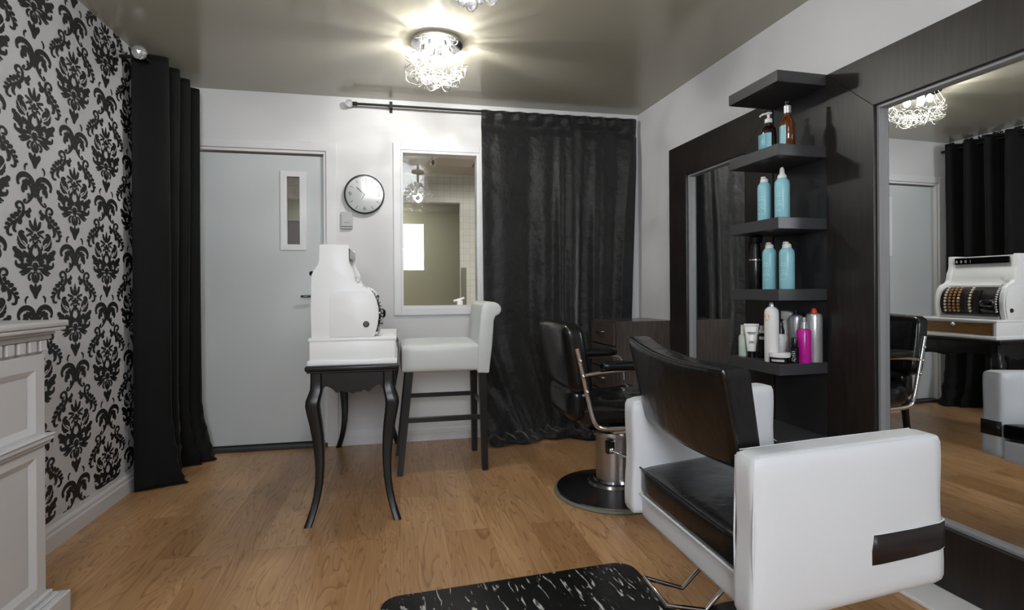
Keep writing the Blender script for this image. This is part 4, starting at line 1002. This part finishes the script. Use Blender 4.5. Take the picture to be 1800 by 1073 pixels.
# ================================================================== WHITE ARMCHAIR (foreground)
AX, AY = 1.06, 1.43
ac = thing('salon_armchair', (AX, AY, 0), 0, 'white salon armchair with black seat and black backrest facing the large mirror', 'salon chair')
def side_arm(y0, y1, outer, nm='arm', ex=0):
    """upholstered side panel: outline in x-z, rear (low x) to front"""
    o_ = [(.772, .312), (1.300, .362), (1.296, .448), (1.300, .450), (1.299, .512), (1.294, .514), (1.290, .724), (.775, .702)]
    o_ = [(.772, .312), (1.302, .362), (1.292, .726), (.776, .702)]
    t = bmesh.new()
    n_x, n_z, n_y = 24, 16, 4
    # build as a bent box grid
    bmesh.ops.create_cube(t, size=2)
    bmesh.ops.subdivide_edges(t, edges=t.edges[:], cuts=17, use_grid_fill=True)
    hy = (y1-y0)/2; cy = (y0+y1)/2; bv = .020
    for v in t.verts:
        u = Vector(v.co); L_, H_ = .26, .19
        # rounded box in nominal size
        p = Vector((u.x*L_, u.y*hy, u.z*H_)); q_ = Vector((max(-L_+bv, min(L_-bv, p.x)), max(-hy+bv, min(hy-bv, p.y)), max(-H_+bv, min(H_-bv, p.z))))
        d = p-q_
        if d.length > bv: p = q_+d.normalized()*bv
        a = (p.x/L_+1)/2; b = (p.z/H_+1)/2
        xr = lerp(.772, .776, b); xf = lerp(1.302, 1.292, b)+ex; X_ = lerp(xr, xf, a)
        zb = lerp(.312, .362, a); zt = lerp(.702, .726, a); Z_ = lerp(zb, zt, b)
        puff = .007*(1-u.x**2)*(1-u.z**2)*(1 if u.y > 0 else -1)*(abs(u.y) > .9)
        X_ += .006*sin(b*9)*(abs(u.x) > .9)*(1 if u.x > 0 else -1)*.5
        v.co = (X_-AX, cy+p.y+puff-AY+ex*a*.75, Z_)
    bm = new(); merge(bm, t); return ob(nm, bm, M_wleath, ac, True)
NY0, NY1, FY0, FY1 = 1.078, 1.163, 1.715, 1.800
armN = side_arm(NY0, NY1, -1); armF = side_arm(FY0, FY1, 1, ex=.06)
# piping along the arms' edges
def pipe(parent, pts, r_=.0028, m=M_wleath):
    bm = new(); tube(bm, [(p[0]-AX, p[1]-AY, p[2]) for p in pts], r_, 6, smoothpath=0); return ob('piping', bm, m, parent, True)
for par, ya in ((armN, NY0+.008), (armN, NY1-.008)):
    pipe(par, [(.790, ya, .700), (1.0, ya, .711), (1.276, ya, .722)], .0012)
    pipe(par, [(.777, ya, .33), (.775, ya, .5), (.780, ya, .688)], .0022)
# black band wrapping the front of each arm
def band(y_out, y_in, par, sg, ex=0):
    bm = new(); e = .0035
    def zz(x, top): return (.503+.012*(x-1.077)/.223) if top else (.432+.018*(x-1.077)/.223)
    t = bmesh.new(); path = [(1.078, y_out-sg*.004), (1.10, y_out-sg*.0065), (1.2, y_out-sg*.0065), (1.275, y_out-sg*.002), (1.298, y_out+sg*.006), (1.3035, y_out+sg*.02), (1.3035, y_in-sg*.02), (1.298, y_in-sg*.002)]
    path = [(x+ex, y+ex*.75*(x+ex-.776)/.576) for x, y in path]
    A = [t.verts.new((x-AX, y-AY, zz(x, 1))) for x, y in path]; Bq = [t.verts.new((x-AX, y-AY, zz(x, 0))) for x, y in path]
    for i in range(len(path)-1): t.faces.new((A[i], A[i+1], Bq[i+1], Bq[i]))
    merge(bm, t); o = ob('accent_band', bm, M_band, par, 'raw', label='black vinyl band')
    md = o.modifiers.new('thick', 'SOLIDIFY'); md.thickness = .004; md.offset = 0
    bm = new()
    for k in (0, 1): tube(bm, [(x-AX, y-AY, zz(x, k)) for x, y in path], .0022, 6)
    tube(bm, [(path[0][0]-AX, path[0][1]-AY, zz(1.078, 0)), (path[0][0]-AX, path[0][1]-AY, zz(1.078, 1))], .0022, 6); ob('band_piping', bm, M_wleath, o, True)
band(NY0, NY1, armN, 1); band(FY1, FY0, armF, -1, .06)
# base box and cushion between the arms (rear edge at x=.80)
bm = new()
t = new(); pillow(t, .800-AX, 1.285-AX, NY1-.004-AY, FY0+.004-AY, 0, .085, .012, .002, 10)
for v in t.verts: a = (v.co.x-(.80-AX))/.485; v.co.z = v.co.z*(1+.12*a)+lerp(.308, .352, a); fr = (v.co.y+AY-NY1)/(FY0-NY1); v.co.x += .065*a*fr+.008*a; v.co.y += .04*a*fr
merge(bm, t); ob('seat_base', bm, M_wleath, ac, True)
bm = new(); t = new(); pillow(t, .796-AX, 1.292-AX, NY1-.003-AY, FY0+.003-AY, 0, .088, .016, .010, 14)
for v in t.verts: a = (v.co.x-(.80-AX))/.485; v.co.z = v.co.z*(1-.24*a)+lerp(.392, .448, a); fr = (v.co.y+AY-NY1)/(FY0-NY1); v.co.x += .065*a*fr+.008*a; v.co.y += .04*a*fr
merge(bm, t); seat = ob('seat', bm, M_leath, ac, True)
bm = new(); tube(bm, [(.794-AX, NY1-AY, .392), (.793-AX, FY0-AY, .392)], .003, 6); ob('seat_piping', bm, M_wleath, seat, True)
bm = new(); tube(bm, [(.797-AX, NY1-AY, .478), (.796-AX, FY0-AY, .478)], .003, 6); ob('seat_piping', bm, M_leath, seat, True)
# backrest: curved slab leaning back, lower edge clears the seat
def backf(u, v, s):
    """u across (0 near .. 1 far), v up, s 0 rear face .. 1 front face"""
    zb = .640+.012*sin(pi*u)*-1; zt = lerp(.892, .925, u)-.018*sin(pi*u)
    z = lerp(zb, zt, v)
    wv = lerp(1.170, 1.166, v); wf = lerp(1.714, 1.745, max(0, v))
    y = lerp(wv, wf, u)
    x = lerp(.802, .748, v) + .012*u - .016*sin(pi*u)*(.6+.4*v) + s*lerp(.070, .086, v)
    return Vector((x-AX, y-AY, z))
t = bmesh.new(); bmesh.ops.create_cube(t, size=2); bmesh.ops.subdivide_edges(t, edges=t.edges[:], cuts=17, use_grid_fill=True)
for v in t.verts:
    u = Vector(v.co); Wd, Hh, Tt, bv = .29, .14, .044, .016
    p = Vector((u.x*Tt, u.y*Wd, u.z*Hh)); q_ = Vector((max(-Tt+bv, min(Tt-bv, p.x)), max(-Wd+bv, min(Wd-bv, p.y)), max(-Hh+bv, min(Hh-bv, p.z))))
    d = p-q_
    if d.length > bv: p = q_+d.normalized()*bv
    v.co = backf((p.y/Wd+1)/2, (p.z/Hh+1)/2, (p.x/Tt+1)/2+.05*(1-u.y**2)*(1-u.z**2)*(1 if u.x > .9 else 0))
bm = new(); merge(bm, t); bk = ob('backrest', bm, M_leath, ac, True)
bm = new()
for s in (.04,):
    tube(bm, [backf(u, v, s)+Vector((0, 0, .0)) for u, v in [(.0, .06), (0, .35), (0, .7), (.0, .95)]], .0022, 6)
    tube(bm, [backf(u/12, .985, s) for u in range(0, 13)], .0025, 6)
ob('backrest_piping', bm, M_leath, bk, True)
# pedestal and footrest
bm = new(); lathe(bm, [(0, .014), (0, .0), (.262, 0), (.268, .006), (.262, .016), (.20, .026), (.08, .04), (.06, .05), (0, .05)][1:], (PX-AX, PY-AY, 0), seg=64); ob('base_plate', bm, M_dsteel, ac, True)
bm = new(); lathe(bm, [(0, .045), (.045, .045), (.045, .31), (0, .31)], (PX-AX, PY-AY, 0)); ob('column', bm, M_capb, ac, True)
bm = new()
yA, yB2 = 1.62, 1.47
tube(bm, [(1.10-AX, yA-AY, .318), (1.00-AX, yA-AY, .20), (.896-AX, yA-AY, .108), (.767-AX, yA-AY, .155), (.764-AX, yB2-AY, .152), (.889-AX, yB2-AY, .123), (.96-AX, yB2-AY, .19), (1.06-AX, yB2-AY, .318)], .0075, 12)
ob('footrest', bm, M_chrome, ac, True)
bm = new(); box(bm, .86-AX, 1.24-AX, 1.25-AY, 1.66-AY, .30, .325, .003, 1)
for v in bm.verts: v.co.z += (v.co.x+.2)*.05
ob('seat_frame', bm, M_capb, ac)

# ================================================================== CEILING FITTINGS
def curl_lamp(name, loc, rad, hgt, n, label, cat, seed):
    rnd = random.Random(seed); r = thing(name, loc, 0, label, cat)
    bm = new(); lathe(bm, [(0, 0), (.139, 0), (.139, -.022), (.132, -.026), (0, -.026)], seg=56); ob('ceiling_plate', bm, M_chrome, r, True)
    bm = new()
    for k in range(n):
        th = rnd.uniform(0, 2*pi); k3 = k % 4; rad_ = rad*(.80 if k3 < 2 else (.62 if k3 == 2 else .35))*rnd.uniform(.93, 1.05); th = k*2.39996; c = Vector((rad_*cos(th), rad_*sin(th), -hgt*(.52 if k3 == 0 else (.68 if k3 == 1 else .80))+rnd.uniform(-.015, .015)))
        rr_ = rnd.uniform(.028, .042); ax_ = Vector((rnd.gauss(0, 1), rnd.gauss(0, 1), rnd.gauss(0, 1))).normalized()
        e1 = ax_.orthogonal().normalized(); e2 = ax_.cross(e1)
        turns = rnd.uniform(.8, 1.6); m_ = 16
        tube(bm, [c+e1*rr_*cos(2*pi*turns*i/m_)+e2*rr_*sin(2*pi*turns*i/m_)+ax_*(.02*i/m_-.01) for i in range(m_+1)], .0015, 5)
    for v in bm.verts:
        if v.co.z > -.03: v.co.z = -.03
    ob('wire_curls', bm, M_wire, r, True)
    for k in range(5):
        a = 2*pi*k/5+.3; bm = new(); lathe(bm, [(0, 0), (.009, -.0), (.011, -.02), (0, -.02)], (.07*cos(a), .07*sin(a), -.026)); h_ = ob('bulb_socket', bm, M_chrome, r, True)
        bm = new(); sphere(bm, (.07*cos(a), .07*sin(a), -.068), .020, 12, 8, sc=(1, 1, 1.35)); ob('bulb', bm, M_bulb, r, True)
    bm = new()
    for k in range(9):
        a = rnd.uniform(0, 2*pi); d_ = rnd.uniform(.05, .12); tube(bm, [(d_*cos(a), d_*sin(a), -.026), (d_*1.3*cos(a+.2), d_*1.3*sin(a+.2), -.11)], .0016, 5)
    ob('wire_stems', bm, M_chrome, r, True)
    return r
curl_lamp('ceiling_lamp', (.212, 2.985, H), .172, .245, 64, 'round ceiling lamp of looped silver wires, lit, above the console table', 'ceiling lamp', 3)
for k in range(3):
    a = 2*pi*k/3+.5; point('ceiling_lamp_light', (.212+.05*cos(a), 2.985+.05*sin(a), H-.085), LAMP_W, .007, (1, .98, .93))
# crystal ball lamp nearer the camera
r = thing('crystal_lamp', (.222, 1.64, H), 0, 'crystal ball lamp at the very top edge of the picture, only its underside showing', 'ceiling lamp')
bm = new(); lathe(bm, [(0, 0), (.07, 0), (.07, -.02), (.012, -.03), (.012, -.12), (0, -.12)], seg=32); ob('canopy', bm, M_chrome, r, True)
bm = new(); rnd = random.Random(11); cz_ = -.295
for k in range(90):
    th = k*2.39996; zc = 1-2*(k+.5)/90; rr_ = sqrt(1-zc*zc); R_ = .165+rnd.uniform(-.012, .012)
    sphere(bm, (R_*rr_*cos(th), R_*rr_*sin(th), cz_+R_*zc), rnd.uniform(.013, .022), 8, 6)
ob('crystals', bm, M_crys, r)
bm = new(); rnd = random.Random(12)
for k in range(60):
    th = k*2.39996+.4; zc = 1-2*(k+.5)/60; rr_ = sqrt(1-zc*zc); tube(bm, [(0, 0, cz_), (.158*rr_*cos(th), .158*rr_*sin(th), cz_+.158*zc)], .0014, 5)
sphere(bm, (0, 0, cz_), .03, 12, 8); ob('spokes', bm, M_chrome, r, True)
for k in range(4):
    a = k*pi/2+.4; bm = new(); sphere(bm, (.07*cos(a), .07*sin(a), cz_+.02), .014, 10, 6); ob('bulb', bm, M_bulb, r, True)
point('crystal_lamp_light', (.222, 1.64, H-.295), BALL_W, .05, (1, .99, .96))
